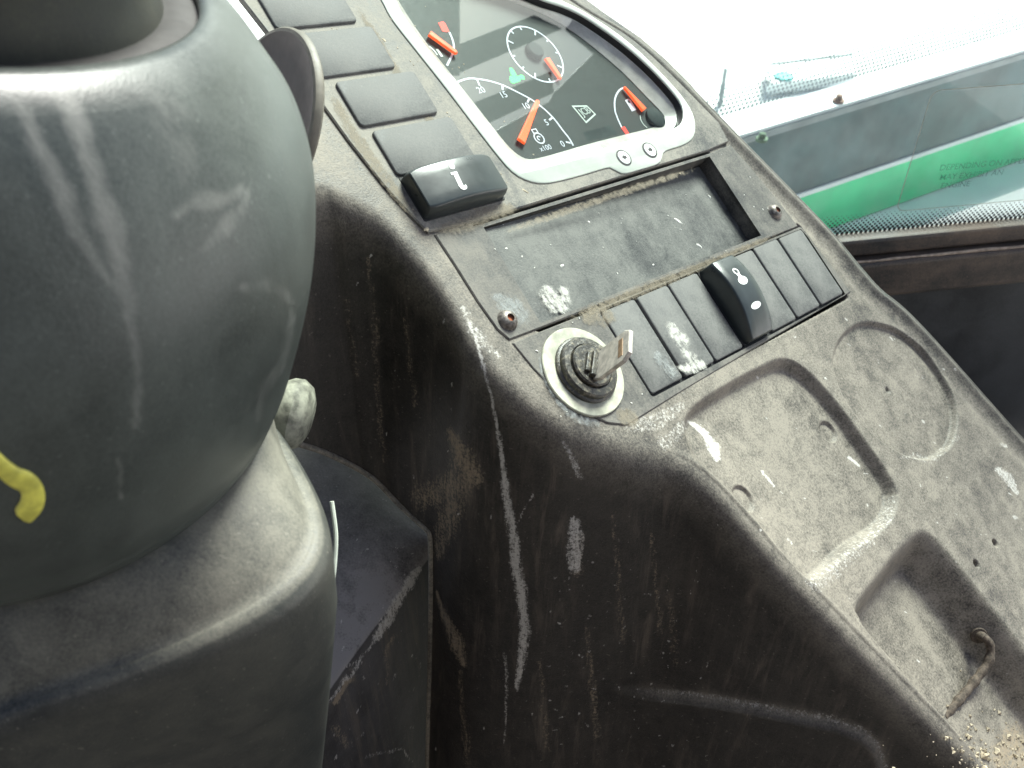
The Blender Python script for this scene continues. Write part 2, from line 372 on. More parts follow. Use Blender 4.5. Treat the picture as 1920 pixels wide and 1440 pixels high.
def plate_with_holes(name, outer, holes, w0, w1, mat, parent, c=.5):
    """flat plate with openings, chamfered outer rim, real thickness"""
    bm = bmesh.new(); loops = []
    top_outer = inset(outer, c)
    for k, poly in enumerate([top_outer]+[list(h) for h in holes]):
        vs = [bm.verts.new((x, y, w1)) for x, y in poly]; loops.append(vs)
        for i in range(len(vs)): bm.edges.new((vs[i], vs[(i+1) % len(vs)]))
    bmesh.ops.triangle_fill(bm, edges=bm.edges[:], use_beauty=True, use_dissolve=False)
    for k, vs in enumerate(loops):
        n = len(vs)
        if k == 0:
            a = [bm.verts.new((x, y, w1-c)) for x, y in outer]; b_ = [bm.verts.new((x, y, w0)) for x, y in outer]
            for i in range(n):
                j = (i+1) % n; bm.faces.new((vs[i], vs[j], a[j], a[i])); bm.faces.new((a[i], a[j], b_[j], b_[i]))
        else:
            b_ = [bm.verts.new((v.co.x, v.co.y, w0)) for v in vs]
            for i in range(n):
                j = (i+1) % n; bm.faces.new((vs[i], vs[j], b_[j], b_[i]))
    bmesh.ops.recalc_face_normals(bm, faces=bm.faces)
    bmesh.ops.scale(bm, vec=(.001, .001, .001), verts=bm.verts)
    me = bpy.data.meshes.new(name); bm.to_mesh(me); bm.free()
    return link(name, me, mat, parent, True)
def text_mesh(txt, size, extr=0.0, shear=0.0, space=1.0):
    """built-in font as 2D triangles centred on the origin (mm)"""
    cu = bpy.data.curves.new('lettering', 'FONT'); cu.body = txt; cu.size = size; cu.align_x = 'CENTER'; cu.align_y = 'CENTER'
    cu.resolution_u = 4; cu.shear = shear; cu.space_character = space; cu.offset = .004*size
    o = bpy.data.objects.new('lettering', cu); COL.objects.link(o)
    bpy.context.view_layer.update(); dg = bpy.context.evaluated_depsgraph_get()
    me = bpy.data.meshes.new_from_object(o.evaluated_get(dg)); bpy.data.objects.remove(o)
    vs = [tuple(v.co) for v in me.vertices]; fs = [tuple(p.vertices) for p in me.polygons]; bpy.data.meshes.remove(me); bpy.data.curves.remove(cu)
    return vs, fs

# ------------------------------------------------------------------ the setting: yard outside, cab floor
mb = MB(); mb.add([(-60, -60, 0), (60, -60, 0), (60, 120, 0), (-60, 120, 0)], [(0, 1, 2, 3)])
o = mb.build('ground', 'concrete', None, 1.0); o['kind'] = 'structure'; o['label'] = 'pale sunlit concrete yard outside the cab'
mb = MB(); mb.box((-.9, -.40, 1.22), (1.8, 0, 0), (0, .04, 0), (0, 0, 1.05)); o = mb.build('rear_wall_blocker', 'floor', None, 1.0); o['kind'] = 'structure'; o['label'] = 'unseen dark rear wall behind the viewer, added to block light'  # out-of-view wall added to cut sky light from behind the camera
mb = MB(); mb.box((-.9, -.5, 1.22), (1.9, 0, 0), (0, 1.24, 0), (0, 0, .03))
o = mb.build('cab_floor', 'floor', None, 1.0); o['kind'] = 'structure'; o['label'] = 'dark rubber mat on the cab floor'

# ------------------------------------------------------------------ dashboard body: one continuous moulding
dash = thing('dashboard', 'dusty black moulded dashboard console with trays and scuffed side wall', 'dashboard', PM)
EL = spline(Ls([(360, 380), (470, 345), (590, 338), (650, 358), (720, 398), (790, 468), (840, 530), (878, 590), (908, 645), (960, 705), (1040, 768), (1100, 798),
                (1180, 826), (1250, 846), (1312, 882), (1372, 940), (1500, 1082), (1680, 1268), (1850, 1440), (2040, 1640)]), 840)
ER = spline(Ls([(700, -330), (900, -130), (1080, 0), (1180, 62), (1250, 122), (1330, 203), (1400, 275), (1480, 357), (1560, 440), (1610, 500), (1650, 545), (1700, 587), (1780, 672),
                (1920, 830), (2120, 1050), (2400, 1370)]), 840)
NS, NT = 840, 470
Tt = np.linspace(0, 1, NT)
top = EL[:, None, :]*(1-Tt)[None, :, None]+ER[:, None, :]*Tt[None, :, None]
# openings below the trim plates
DIN = [(0, 0), (189, 0), (188, 56), (0.5, 53.5)]
ROW = (37.5, -54.2, 229.0, -4.6)
def smooth_outline(px, n, w): return ccw([tuple(p) for p in spline(Ls(px, w), n, True)])
def cr(pts, s, ox, oy): return [(ox+x/s, oy+y/s) for x, y in pts]
bez_out_px = cr([(-60, -260), (-40, -160), (0, -80), (50, 0), (110, 110), (250, 290), (400, 480), (560, 690), (700, 870), (785, 965), (870, 1013), (960, 1028), (1060, 1012), (1200, 975), (1310, 942), (1340, 942), (1375, 962), (1415, 974), (1500, 952), (1595, 922), (1620, 900), (1632, 858), (1660, 840), (1750, 810), (1800, 770), (1812, 700), (1790, 620), (1730, 530), (1640, 430), (1500, 290), (1350, 170), (1180, 60), (1060, 0), (880, -90), (600, -200), (300, -280), (60, -310)], 3, 700, 0)
bez_in_px = cr([(60, -160), (90, -80), (130, 0), (175, 90), (290, 250), (450, 450), (600, 640), (740, 815), (800, 880), (865, 922), (930, 932), (1010, 918), (1200, 864), (1400, 800), (1600, 745), (1700, 717), (1742, 675), (1740, 600), (1690, 520), (1560, 380), (1400, 240), (1200, 100), (1080, 40), (960, 0), (760, -80), (500, -160), (250, -210), (110, -220)], 3, 700, 0)
bez_out = smooth_outline(bez_out_px, 150, 2.4); bez_in = smooth_outline(bez_in_px, 120, 2.4)
P2 = top.reshape(-1, 2)
H = np.zeros(len(P2)); dust = np.ones(len(P2))*.95
for poly, ex in ((DIN, 3.0), ([(ROW[0], ROW[1]), (ROW[2], ROW[1]), (ROW[2], ROW[3]), (ROW[0], ROW[3])], 1.0), (bez_in, 4.0)):
    H -= 26*sstep(ex+1.5, ex, sdf(poly, P2))
# tray with two bosses
tray = [tuple(p) for p in spline(Ls([(1282, 800), (1300, 762), (1360, 722), (1420, 690), (1470, 672), (1515, 695), (1568, 752), (1626, 830), (1672, 898), (1684, 938), (1664, 985), (1590, 1038), (1525, 1092), (1480, 1060), (1400, 960), (1335, 893), (1295, 850)]), 90, True)]
d = sdf(tray, P2)
inl = np.clip((P2[:, 0]-np.interp(P2[:, 1], EL[::-1, 1], EL[::-1, 0]))/45.0, 0, 1)     # shallow beside the left edge
H -= (2.0+4.4*inl)*sstep(1.0, -5.2, d)
for bx, by, rr, hh in ((1552, 810, 6.6, 1.7), (1394, 935, 7.4, 1.7)):
    c = np.array(L(bx, by, -6.5 if bx > 1500 else -3.0)); q = np.linalg.norm(P2-c, axis=1); H -= hh*sstep(rr, rr-1.3, q)
# round cup recess
cc = np.array(L(1679, 733)); ring_px = [(1679+117*math.cos(q)*1.0, 733) for q in (0,)]
cup_ell = [tuple(p) for p in spline(Ls([(1562, 680), (1575, 635), (1605, 608), (1640, 604), (1690, 620), (1735, 655), (1770, 705), (1792, 755), (1795, 800), (1780, 840), (1740, 861), (1695, 852), (1645, 820), (1600, 770), (1574, 725)]), 80, True)]
d = sdf(cup_ell, P2)
tilt = np.clip(.5+((P2-cc)@np.array([.8, -.6]))/90.0, 0, 1)
H -= (2.6+1.6*tilt)*sstep(.6, -2.0, d)
q = np.linalg.norm(P2-np.array(L(1674, 727)), axis=1); H -= 1.6*sstep(2.4, .6, q)
# deep lower tray
deep = [tuple(p) for p in spline(Ls([(1604, 1138), (1640, 1085), (1700, 1015), (1735, 998), (1780, 1040), (1860, 1140), (1960, 1265), (2120, 1460), (2050, 1600), (1900, 1500), (1790, 1370), (1680, 1245), (1618, 1172)]), 110, True)]
d = sdf(deep, P2); H -= 21*sstep(2.0, -17.0, d)
H += .8*np.exp(-((d-3.5)/3.0)**2)*0
# bolt holes
for hx, hy in ((1866, 1018), (1831, 1057)):
    q = np.linalg.norm(P2-np.array(L(hx, hy)), axis=1); H -= 5*sstep(2.6, 1.2, q)
# lip along the right-hand edge
rim = np.linalg.norm(top-ER[:, None, :], axis=2).reshape(-1)
H += 2.2*np.exp(-((rim-4.5)/3.5)**2)-1.0*np.exp(-((rim-15)/5)**2)
# raised lip along the left-hand edge beside the trays
led = np.linalg.norm(top-EL[:, None, :], axis=2).reshape(-1)
low = sstep(-70, -110, P2[:, 1])
H += low*1.1*np.exp(-((led-2.0)/2.2)**2)
dust -= .45*np.exp(-(rim/9)**2)+.30*np.exp(-(led/8)**2)*1.0
dust -= .12*sstep(70, 90, P2[:, 1])
H += .25*np.sin(P2[:, 0]*.05+1)*np.sin(P2[:, 1]*.043)
Vt = np.concatenate([P2, H[:, None]], 1).reshape(NS, NT, 3)
# left fillet and side wall (falls plumb, in world terms)
down = w2l(PO+np.array([0, 0, -1.0]))/1000.0; down = down/np.linalg.norm(down)
tan = np.gradient(EL, axis=0); tan /= np.linalg.norm(tan, axis=1)[:, None]
ow = np.stack([-tan[:, 1], tan[:, 0]], 1)
if (ow[420]@np.array([-1.0, 0])) < 0: ow = -ow
# smooth the outward direction a little
for _ in range(70): ow = (np.roll(ow, 1, 0)+ow+np.roll(ow, -1, 0))/3; ow[0] = ow[1]; ow[-1] = ow[-2]
ow /= np.linalg.norm(ow, axis=1)[:, None]
ow3 = np.concatenate([ow, np.zeros((NS, 1))], 1)
rf = 9.0
edge0 = Vt[:, 0, :]
NF, NW = 16, 330
fil = []
p0 = edge0; p1 = p0+ow3*rf; p2 = p1+(down+ow3*.10)*rf*1.5
for t in np.linspace(0, 1, NF+1)[1:]: fil.append((1-t)**2*p0+2*t*(1-t)*p1+t*t*p2)
wl = []
dd = down[None, :]+ow3*.10
for h in np.linspace(0, 1, NW+1)[1:]: wl.append(p2+dd*(430*h**1.15))
left = np.stack(fil+wl, 1)                                # NS x (NF+NW) x 3
# right fillet
tr = np.gradient(ER, axis=0); tr /= np.linalg.norm(tr, axis=1)[:, None]; orr = np.stack([tr[:, 1], -tr[:, 0]], 1)
if orr[420, 0] < 0: orr = -orr
or3 = np.concatenate([orr, np.zeros((NS, 1))], 1); e1 = Vt[:, -1, :]
right = []
for t in np.linspace(0, 1, 9)[1:]: right.append((1-t)**2*e1+2*t*(1-t)*(e1+or3*6)+t*t*(e1+or3*6+down*9))
right.append(right[-1]+down*140); right = np.stack(right, 1)
# embossed step low on the side wall
LW = left.reshape(-1, 3); px = project(l2w(LW))
wn = np.cross(np.gradient(left, axis=0).reshape(-1, 3), np.gradient(left, axis=1).reshape(-1, 3)); wn /= np.linalg.norm(wn, axis=1)[:, None]+1e-12
wn *= np.sign(((CL[None, :]-LW)*wn).sum(1))[:, None]
step_line = [(1120, 1290), (1195, 1294), (1300, 1306), (1400, 1321), (1500, 1342), (1570, 1356), (1620, 1376), (1645, 1400), (1657, 1440), (1662, 1520)]
below = step_line+[(1500, 2600), (500, 2600), (500, 1500), (1050, 1300)]
ds = sdf(below, px)
fade = sstep(1130, 1230, px[:, 0])
LW = LW + wn*(4.2*sstep(8, -8, ds)*fade)[:, None]
left = LW.reshape(NS, NF+NW, 3)
# ---- dust, scuffs, mud and painted highlights on the whole moulding (attributes)
full = np.concatenate([left[:, ::-1, :], Vt, right], 1); NC = full.shape[1]; nl = NF+NW; nr = right.shape[1]
Dm = np.zeros((NS, NC)); Dm[:, nl:nl+NT] = dust.reshape(NS, NT)
wd = np.full((NS, nl), .13); wd[:, :NF+14] = np.linspace(.66, .13, NF+14)[None, :]
wd = wd[:, ::-1]; Dm[:, :nl] = wd; Dm[:, nl+NT:] = .25
PX = project(l2w(full.reshape(-1, 3))); isl = np.zeros((NS, NC), bool); isl[:, :nl] = True; isl = isl.reshape(-1); ist = ~isl
PX0 = PX.copy()
wls = np.zeros((NS, NC)); wls[:, :nl] = np.concatenate([np.linspace(0, 1, NF+10), np.ones(nl-NF-10)])[::-1][None, :]
scuff_glint = np.zeros(NS*NC); mud = np.zeros(NS*NC)
PX = PX+np.stack([vnoise(PX[:, 0], PX[:, 1], 34, 4, 1)*4, vnoise(PX[:, 0], PX[:, 1], 40, 4, 9)*5], 1)
def stroke(arr, line, wid, amt, mask, soft=.55):
    global scuff_glint, mud
    Q = np.array(line, float); m = max(wid)+2
    k = np.where((PX[:, 0] > Q[:, 0].min()-m) & (PX[:, 0] < Q[:, 0].max()+m) & (PX[:, 1] > Q[:, 1].min()-m) & (PX[:, 1] < Q[:, 1].max()+m))[0]
    if len(k) == 0: return
    dist = polydist(line, PX[k], wid); arr[k] = np.maximum(arr[k], amt*sstep(1.0, 1.0-soft, dist)*mask[k])
LF = isl.astype(float); TP = ist.astype(float)
stroke(scuff_glint, [(880, 600), (893, 640), (915, 720), (930, 790), (945, 880), (955, 960), (966, 1040), (978, 1110), (984, 1180), (978, 1235), (968, 1292)], [8, 5, 5, 6, 11, 15, 17, 17, 17, 14, 7], .92, LF, .9)
stroke(scuff_glint, [(947, 1225), (949, 1300), (946, 1400)], [5, 4, 2], .55, LF)
stroke(scuff_glint, [(870, 575), (885, 615), (905, 640), (935, 668)], [12, 20, 20, 10], .45, np.ones_like(LF), .9)
stroke(scuff_glint, [(1076, 975), (1078, 1010), (1077, 1062)], [14, 23, 20], .78, LF, .75)
stroke(mud, [(1082, 1010), (1080, 1068)], [19, 19], .62, LF, .8)
stroke(scuff_glint, [(1056, 830), (1070, 855), (1088, 893)], [5, 8, 9], .55, LF)
stroke(scuff_glint, [(972, 980), (985, 950), (998, 925)], [2, 2, 3], .7, LF)
stroke(mud, [(845, 812), (868, 862), (892, 902)], [14, 40, 24], .8, LF, .95)
stroke(mud, [(885, 890), (845, 915), (800, 930)], [30, 58, 50], .62, LF, .95)
stroke(mud, [(850, 950), (835, 1000), (825, 1040)], [44, 36, 18], .62, LF, .95)
stroke(mud, [(818, 1110), (835, 1160), (858, 1210), (870, 1248)], [6, 13, 26, 8], .8, LF, .9)
for x, y0, y1, a in ((700, 640, 860, .22), (650, 560, 700, .3), (760, 600, 760, .25), (690, 480, 640, .28), (1150, 960, 1200, .2), (1220, 1000, 1180, .2), (1010, 1240, 1400, .26), (1100, 1180, 1380, .28), (1250, 1080, 1250, .2), (860, 1260, 1430, .25)):
    stroke(mud, [(x, y0), (x+18, y1)], [9, 14], a+.12, LF, .95)
for _ in range(45):
    x, y = rng.uniform(560, 1400), rng.uniform(450, 1440); r_ = rng.uniform(1.2, 3.2); stroke(scuff_glint, [(x, y), (x+rng.uniform(-3, 3), y+rng.uniform(0, 7))], [r_, r_*.7], rng.uniform(.5, 1.0), LF)
for _ in range(90):
    x, y = rng.uniform(1010, 1330), rng.uniform(1040, 1440); r_ = rng.uniform(1.0, 2.6); stroke(scuff_glint, [(x, y), (x+rng.uniform(-6, 6), y+rng.uniform(-1, 3))], [r_, r_], rng.uniform(.35, .7), LF)
stroke(scuff_glint, [(1195, 1291), (1300, 1302), (1400, 1317), (1500, 1337), (1570, 1351), (1622, 1371), (1648, 1396), (1660, 1440)], [4, 9, 12, 14, 14, 13, 12, 9], .30, LF, 1.0)  # worn ridge line, paled further to paint in the highlight on the step
rd = polydist([(1195, 1294), (1300, 1306), (1400, 1321), (1500, 1342), (1570, 1356), (1620, 1376), (1645, 1400), (1657, 1440)], PX0[:NS*NC]); Dm = (Dm.reshape(-1)+.55*np.exp(-(rd/11)**2)*LF*sstep(1180, 1240, PX0[:, 0])).reshape(NS, NC)  # dust settled on the step, brightened so the colour carries the ridge highlight
# on the top: splashes and pale patches
for line, wid, a in (([(1300, 795), (1322, 812), (1338, 838), (1345, 860)], [6, 8, 17, 8], 1.0), ([(1292, 790), (1306, 800)], [4, 5], .8), ([(1430, 884), (1452, 912)], [4, 3], .9),
                     ([(1594, 858), (1612, 876)], [5, 3], 1.0), ([(1873, 880), (1890, 895), (1908, 922)], [9, 13, 6], .75), ([(1185, 800), (1230, 790), (1275, 762)], [18, 26, 14], .42),
                     ([(1250, 830), (1280, 800)], [24, 16], .38), ([(1478, 1010), (1484, 1018)], [4, 3], .6), ([(1900, 968), (1906, 972)], [4, 4], .8), ([(1878, 832), (1884, 836)], [4, 4], .7)):
    stroke(scuff_glint, line, wid, a, TP, .6)
for line, wid, a in (([(1520, 1100), (1600, 1035), (1665, 970), (1672, 935)], [34, 30, 24, 12], .42), ([(1690, 855), (1750, 862), (1796, 820)], [10, 14, 10], .34)):  # tray end wall and cup edge whitened: glare painted in with pale dust
    stroke(scuff_glint, line, wid, a, TP, 1.0)
stroke(mud, [(1880, 1420), (1900, 1380), (1930, 1440)], [40, 40, 60], .8, TP, .8)
for _ in range(90):
    x, y = rng.uniform(1250, 1920), rng.uniform(560, 1300); r_ = rng.uniform(1.0, 2.8); stroke(scuff_glint, [(x, y), (x+rng.uniform(0, 5), y+rng.uniform(0, 5))], [r_, r_*.8], rng.uniform(.4, .9), TP)
# opening for the inner column cover: those wall faces are left out
open_px = [(500, 800), (548, 829), (600, 845), (650, 868), (700, 898), (750, 948), (790, 985), (806, 1003), (808, 1100), (806, 1250), (803, 1460), (800, 1900), (200, 1900), (200, 800)]
inside = (sdf(open_px, PX0) < 0) & isl
idx = np.arange(NS*NC).reshape(NS, NC)
quads = np.stack([idx[:-1, :-1], idx[:-1, 1:], idx[1:, 1:], idx[1:, :-1]], -1).reshape(-1, 4)
keep = ~(inside[quads].all(1)); quads = quads[keep]
me = bpy.data.meshes.new('moulded_body')
V = full.reshape(-1, 3)*.001
me.vertices.add(len(V)); me.vertices.foreach_set('co', V.ravel()); me.loops.add(quads.size); me.loops.foreach_set('vertex_index', quads.ravel().astype(np.int32))
me.polygons.add(len(quads)); me.polygons.foreach_set('loop_start', np.arange(0, quads.size, 4, dtype=np.int32)); me.update(calc_edges=True)
for nm, arr in (('dust', Dm.reshape(-1)), ('scuff_glint', scuff_glint), ('mud', mud), ('streak', wls.reshape(-1))):
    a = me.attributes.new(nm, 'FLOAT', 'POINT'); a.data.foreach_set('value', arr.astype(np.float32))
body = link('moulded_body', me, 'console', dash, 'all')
body['label'] = 'dusty moulded body with two trays, round cup recess and scuffed black side wall'
WPX = PX0.reshape(NS, NC, 2)[:, :nl].reshape(-1, 2); W3 = l2w(full[:, :nl].reshape(-1, 3))
def on_wall(x, y):
    i = np.argmin(((WPX-np.array([x, y]))**2).sum(1)); return W3[i]
def wall_t(x, y): return float((on_wall(x, y)-CAM)@cF)
def top_h(u, v):
    i = np.argmin(((P2-np.array([u, v]))**2).sum(1)); return H[i]
# pale lip round the opening
lip = []
for x, y in spline([(520, 818), (548, 829), (600, 845), (650, 868), (700, 898), (750, 948), (788, 983)], 40).tolist()+[(797, 990), (805, 999), (807, 1010)]+spline([(808, 1030), (808, 1120), (806, 1250), (803, 1350), (800, 1500)], 40).tolist():
    lip.append(w2l(at(x, y, wall_t(x, y)-.0005)))
mb = MB(); mb.tube(lip, 1.5, 8); mb.build('opening_lip', 'edge', dash, .001, True)

# ------------------------------------------------------------------ trim plates on the dashboard
radio_out = ccw([(-27.5, 56.6), (-26.5, 40), (-26, 20), (-24.5, 5), (-21.5, -1.6), (0, -2.0), (226.5, -4.0), (223, 20), (218.5, 42), (213.8, 59.2), (189, 57.6), (0, 55.2)])
din_hole = [(0, 0), (188, -.5), (188, 55.6), (0.6, 53.2)]
plate_with_holes('radio_plate', radio_out, [din_hole], -1.2, .9, 'plate', dash, .6)
mb = MB()
h = [(.0, .0), (188, -.5), (188, 55.6), (.6, 53.2)]; fl = [-.4, -8.0, -8.6, -.9]
mb.ringstrip([[(x, y, .3) for x, y in h], [(x, y, z-.5) for (x, y), z in zip(h, fl)]]); mb.build('recess_wall', 'plate', dash)
hi = inset(ccw(h), .35); mb = MB(); n_ = 24; vs = []; fs = []
for i in range(n_+1):
    for j in range(9):
        s_, t_ = i/n_, j/8; p = (1-s_)*(1-t_)*np.array((*hi[0], fl[0]))+s_*(1-t_)*np.array((*hi[1], fl[1]))+s_*t_*np.array((*hi[2], fl[2]))+(1-s_)*t_*np.array((*hi[3], fl[3]))
        vs.append(tuple(p)); 
        if i < n_ and j < 8: fs.append((i*9+j, (i+1)*9+j, (i+1)*9+j+1, i*9+j+1))
mb.add(vs, fs); mb.build('radio_blanking_panel', 'recess', dash)['label'] = 'plain black blanking panel in the sunken radio slot'
sw_out = ccw([(-20.8, -3.4), (0, -3.4), (228, -5.6), (233.5, -30), (235.5, -54.0), (120, -56.6), (60, -58.2), (14, -60.0), (4, -55), (-5, -46), (-13, -33), (-18, -18)])
row_hole = rrect(ROW[0], ROW[1], ROW[2], ROW[3], 2.0)
plate_with_holes('switch_plate', sw_out, [row_hole], -1.2, .7, 'plate', dash, .5)
mb = MB(); mb.ringstrip([[(x, y, .5) for x, y in row_hole], [(x, y, -1.3) for x, y in row_hole]]); mb.f.append(tuple(len(row_hole)+i for i in range(len(row_hole)))); mb.build('switch_row_tray', 'gap', dash)
up_right = Ls([(1000, -90), (1060, -30), (1130, 22), (1200, 70), (1250, 113), (1295, 158), (1340, 215), (1364, 262)], 1.2)
up_out = ccw([(-62, 235), (-52, 175), (-46.5, 140), (-43.2, 110), (-39, 86), (-33.5, 66), (-30.5, 58.2), (0, 56.8), (60, 57.8), (189, 59.2), (213.2, 61.2)]+up_right[::-1]+[(90, 235)])
plate_with_holes('instrument_plate', up_out, [inset(bez_in, -.4)], -1.0, 1.6, 'upper_plate', dash, .6)

# button-head screws with rusted sockets
for u, v in ((-16.8, 7.0), (213.0, 9.6)):
    mb = MB(); mb.lathe((u, v, .9), [(5.2, -.5), (5.2, .2), (4.9, .5), (4.5, 1.6), (3.6, 2.7), (2.5, 3.2), (1.9, 3.3), (1.9, 1.8), (0.01, 1.8)], 28); s_ = mb.build('screw', 'screw', dash, .001, True)
    mb = MB(); mb.prism([(u+1.95*math.cos(q), v+1.95*math.sin(q)) for q in np.linspace(0, 2*math.pi, 6, endpoint=False)], 2.6, 2.95, 0); mb.build('socket', 'rust', s_)

# ------------------------------------------------------------------ blank covers and rocker switches
def blank(name, outline, w0, w1, label, c=.9):
    base = np.mean(np.array(outline), 0); t = thing(name, label, 'switch blank', PM@Matrix.Translation((base[0]*.001, base[1]*.001, w0*.001)), 'blank switch covers')
    mb = MB(); mb.prism([(x-base[0], y-base[1]) for x, y in outline], 0, w1-w0, c); o = mb.build('cover', 'blank', t, .001, True)
    return t
pitch = [(39.0, 64.4), (65.9, 91.2), (92.7, 118.0), None, (147.2, 172.8), (174.3, 199.9), (201.4, 227.6)]
names = ['flat black blank cover nearest the ignition key', 'black blank cover smeared with pale mud, second from the ignition', 'black blank cover just left of the lamp rocker switch', None,
         'black blank cover partly hidden behind the lamp rocker switch', 'black blank cover second from the right end of the lower row', 'black blank cover at the far right end of the lower row']
for p, lb in zip(pitch, names):
    if p: blank('blank_switch_cover', rrect(p[0], -52.9+rng.uniform(-.25, .25), p[1], -6.0+rng.uniform(-.25, .25), 1.8), -1.2, .8+rng.uniform(-.25, .35), lb, .6)
ups = [((-47.0, 172.6), (-1.0, 197.5), 'black blank cover at the top of the slanted left column'), ((-40.5, 144.4), (5.0, 168.6), 'black blank cover second from the top of the left column'),
       ((-33.8, 116.0), (13.4, 140.4), 'black blank cover third from the top, beside the dials'), ((-30.0, 88.2), (18.8, 112.2), 'black blank cover directly above the information switch')]
for (a, b2), (c, d2), lb in ups: blank('blank_switch_cover', rrect(a, b2-.4, c, d2+.4, 2.4), 1.0, 2.9+rng.uniform(-.15, .2), lb, .7)

def rocker(name, label, u0, v0, u1, v1, long_u, hmid, hend, tip, w0, taper):
    """rocker cap: long convex top, slanted sides, one end pressed by tip"""
    cu_, cv_ = (u0+u1)/2, (v0+v1)/2; t = thing(name, label, 'rocker switch', PM@Matrix.Translation((cu_*.001, cv_*.001, w0*.001)))
    a, c = (u1-u0)/2, (v1-v0)/2; la, sa = (a, c) if long_u else (c, a)
    def hgt(s): return hend+(hmid-hend)*(1-s*s)+tip*s
    NL, NSH = 28, 12; secs = []
    for i in range(NL+1):
        s = -1+2*i/NL; k = (1-abs(s)**10*.12); hh = hgt(s); row = []
        for q, hf in [(-1.0, 0), (-1.0+.02, .55), (-1+taper*.55, .9), (-1+taper*.8, .975), (-1+taper*1.15, 1.0), (-.4, 1.012), (0, 1.015), (.4, 1.012), (1-taper*1.15, 1.0), (1-taper*.8, .975), (1-taper*.55, .9), (1-.02, .55), (1.0, 0)]:
            y = q*sa*k; x = s*la; z = hh*hf
            row.append((x, y, z) if long_u else (y, x, z))
        secs.append(row)
    mb = MB(); mb.ringstrip(secs, False); n = 13
    mb.f.append(tuple(range(n))); mb.f.append(tuple((NL)*n+i for i in reversed(range(n))))
    body_ = mb.build('rocker_cap', 'rocker', t, .001, True)
    bev = body_.modifiers.new('edge', 'BEVEL'); bev.width = .0007; bev.segments = 2; bev.limit_method = 'ANGLE'; bev.angle_limit = math.radians(50)
    mb = MB(); mb.prism(rrect(-a-.4, -c-.4, a+.4, c+.4, 1.2), -2.0, .3, .3); mb.build('frame', 'gap', t)
    def drape(vs, fs, nm, mat, off=.12):
        m2 = MB(); out = []
        for x, y, *_ in vs:
            s = (x/la) if long_u else (y/la); out.append((x, y, hgt(s)*1.018+off))
        m2.add(out, fs); return m2.build(nm, mat, t, .001, False, False)
    return t, drape
t, drape = rocker('rocker_switch', 'black rocker switch printed with a white letter i, below the left column of blanks', -29.2, 63.6, 21.8, 87.4, True, 10.5, 7.0, -.6, 1.6, .2)
vs = []; fs = []
def addpoly(pts):
    k = len(vs); vs.extend(pts); fs.append(tuple(range(k, k+len(pts))))
sh = .14
def sk(P): return [(x+y*sh, y) for x, y in P]
ox = -4.5
addpoly(sk([(ox+x, y) for x, y in circle(0, 5.9, 1.55, 18)]))
addpoly(sk([(ox-2.4, 3.0), (ox-2.4, 1.7), (ox-1.2, 1.5), (ox-1.2, -4.4), (ox-.7, -6.0), (ox+.6, -6.9), (ox+2.2, -6.8), (ox+3.1, -5.9), (ox+2.9, -4.4), (ox+2.2, -5.0), (ox+1.4, -4.7), (ox+1.3, -4.0), (ox+1.3, 2.9)][::-1]))
drape(vs, fs, 'letter', 'white')
t, drape = rocker('rocker_switch', 'black rocker switch printed with a white lamp symbol, in the lower row', 120.3, -52.6, 144.3, -6.2, False, 13.0, 7.5, 2.2, -.6, .16)
vs = []; fs = []
addpoly([(x*1.0, y) for x, y in [(3.9*math.cos(q), 7.0+2.6*math.sin(q)) for q in np.linspace(0, 2*math.pi, 20, endpoint=False)]])
addpoly([(-1.5, 8.6), (1.5, 8.6), (1.2, 11.8), (-1.2, 11.8)])
k = len(vs)
for r_ in (2.2, 1.3): vs.extend([(r_*math.cos(q), 13.0+r_*math.sin(q)) for q in np.linspace(0, 2*math.pi, 16, endpoint=False)])
for i in range(16): fs.append((k+i, k+(i+1) % 16, k+16+(i+1) % 16, k+16+i))
drape(vs, fs, 'lamp_symbol', 'white')
vs = []; fs = []; addpoly([(4.6*math.cos(q), -8.0+1.9*math.sin(q)) for q in np.linspace(0, 2*math.pi, 24, endpoint=False)]); drape(vs, fs, 'indicator_window', 'white')

# ------------------------------------------------------------------ instrument cluster
clu = thing('instrument_cluster', 'instrument cluster with orange needles behind clear lens in a pale silver bezel', 'instrument cluster', PM)
bi = inset(bez_in, 0)
bmo = bmesh.new()
lo = [bmo.verts.new((x, y, 1.4)) for x, y in bez_out]; lo1 = [bmo.verts.new((x, y, 2.1)) for x, y in bez_out]; lo2 = [bmo.verts.new((x, y, 2.5)) for x, y in inset(bez_out, .6)]
li2 = [bmo.verts.new((x, y, 2.5)) for x, y in inset(bez_in, -.7)]; li1 = [bmo.verts.new((x, y, 2.0)) for x, y in bez_in]; li0 = [bmo.verts.new((x, y, -.2)) for x, y in bez_in]
from mathutils.geometry import tessellate_polygon
allv = lo2+li2
for tri in tessellate_polygon([[v.co.copy() for v in lo2], [v.co.copy() for v in li2]]): bmo.faces.new([allv[i] for i in tri])
for a, c in ((lo, lo1), (lo1, lo2), (li2, li1), (li1, li0)):
    n = len(a)
    for i in range(n): bmo.faces.new((a[i], a[(i+1) % n], c[(i+1) % n], c[i]))
bmesh.ops.recalc_face_normals(bmo, faces=bmo.faces); bmesh.ops.scale(bmo, vec=(.001,)*3, verts=bmo.verts)
me = bpy.data.meshes.new('bezel'); bmo.to_mesh(me); bmo.free(); link('bezel', me, 'bezel', clu, True)
WF = -6.0
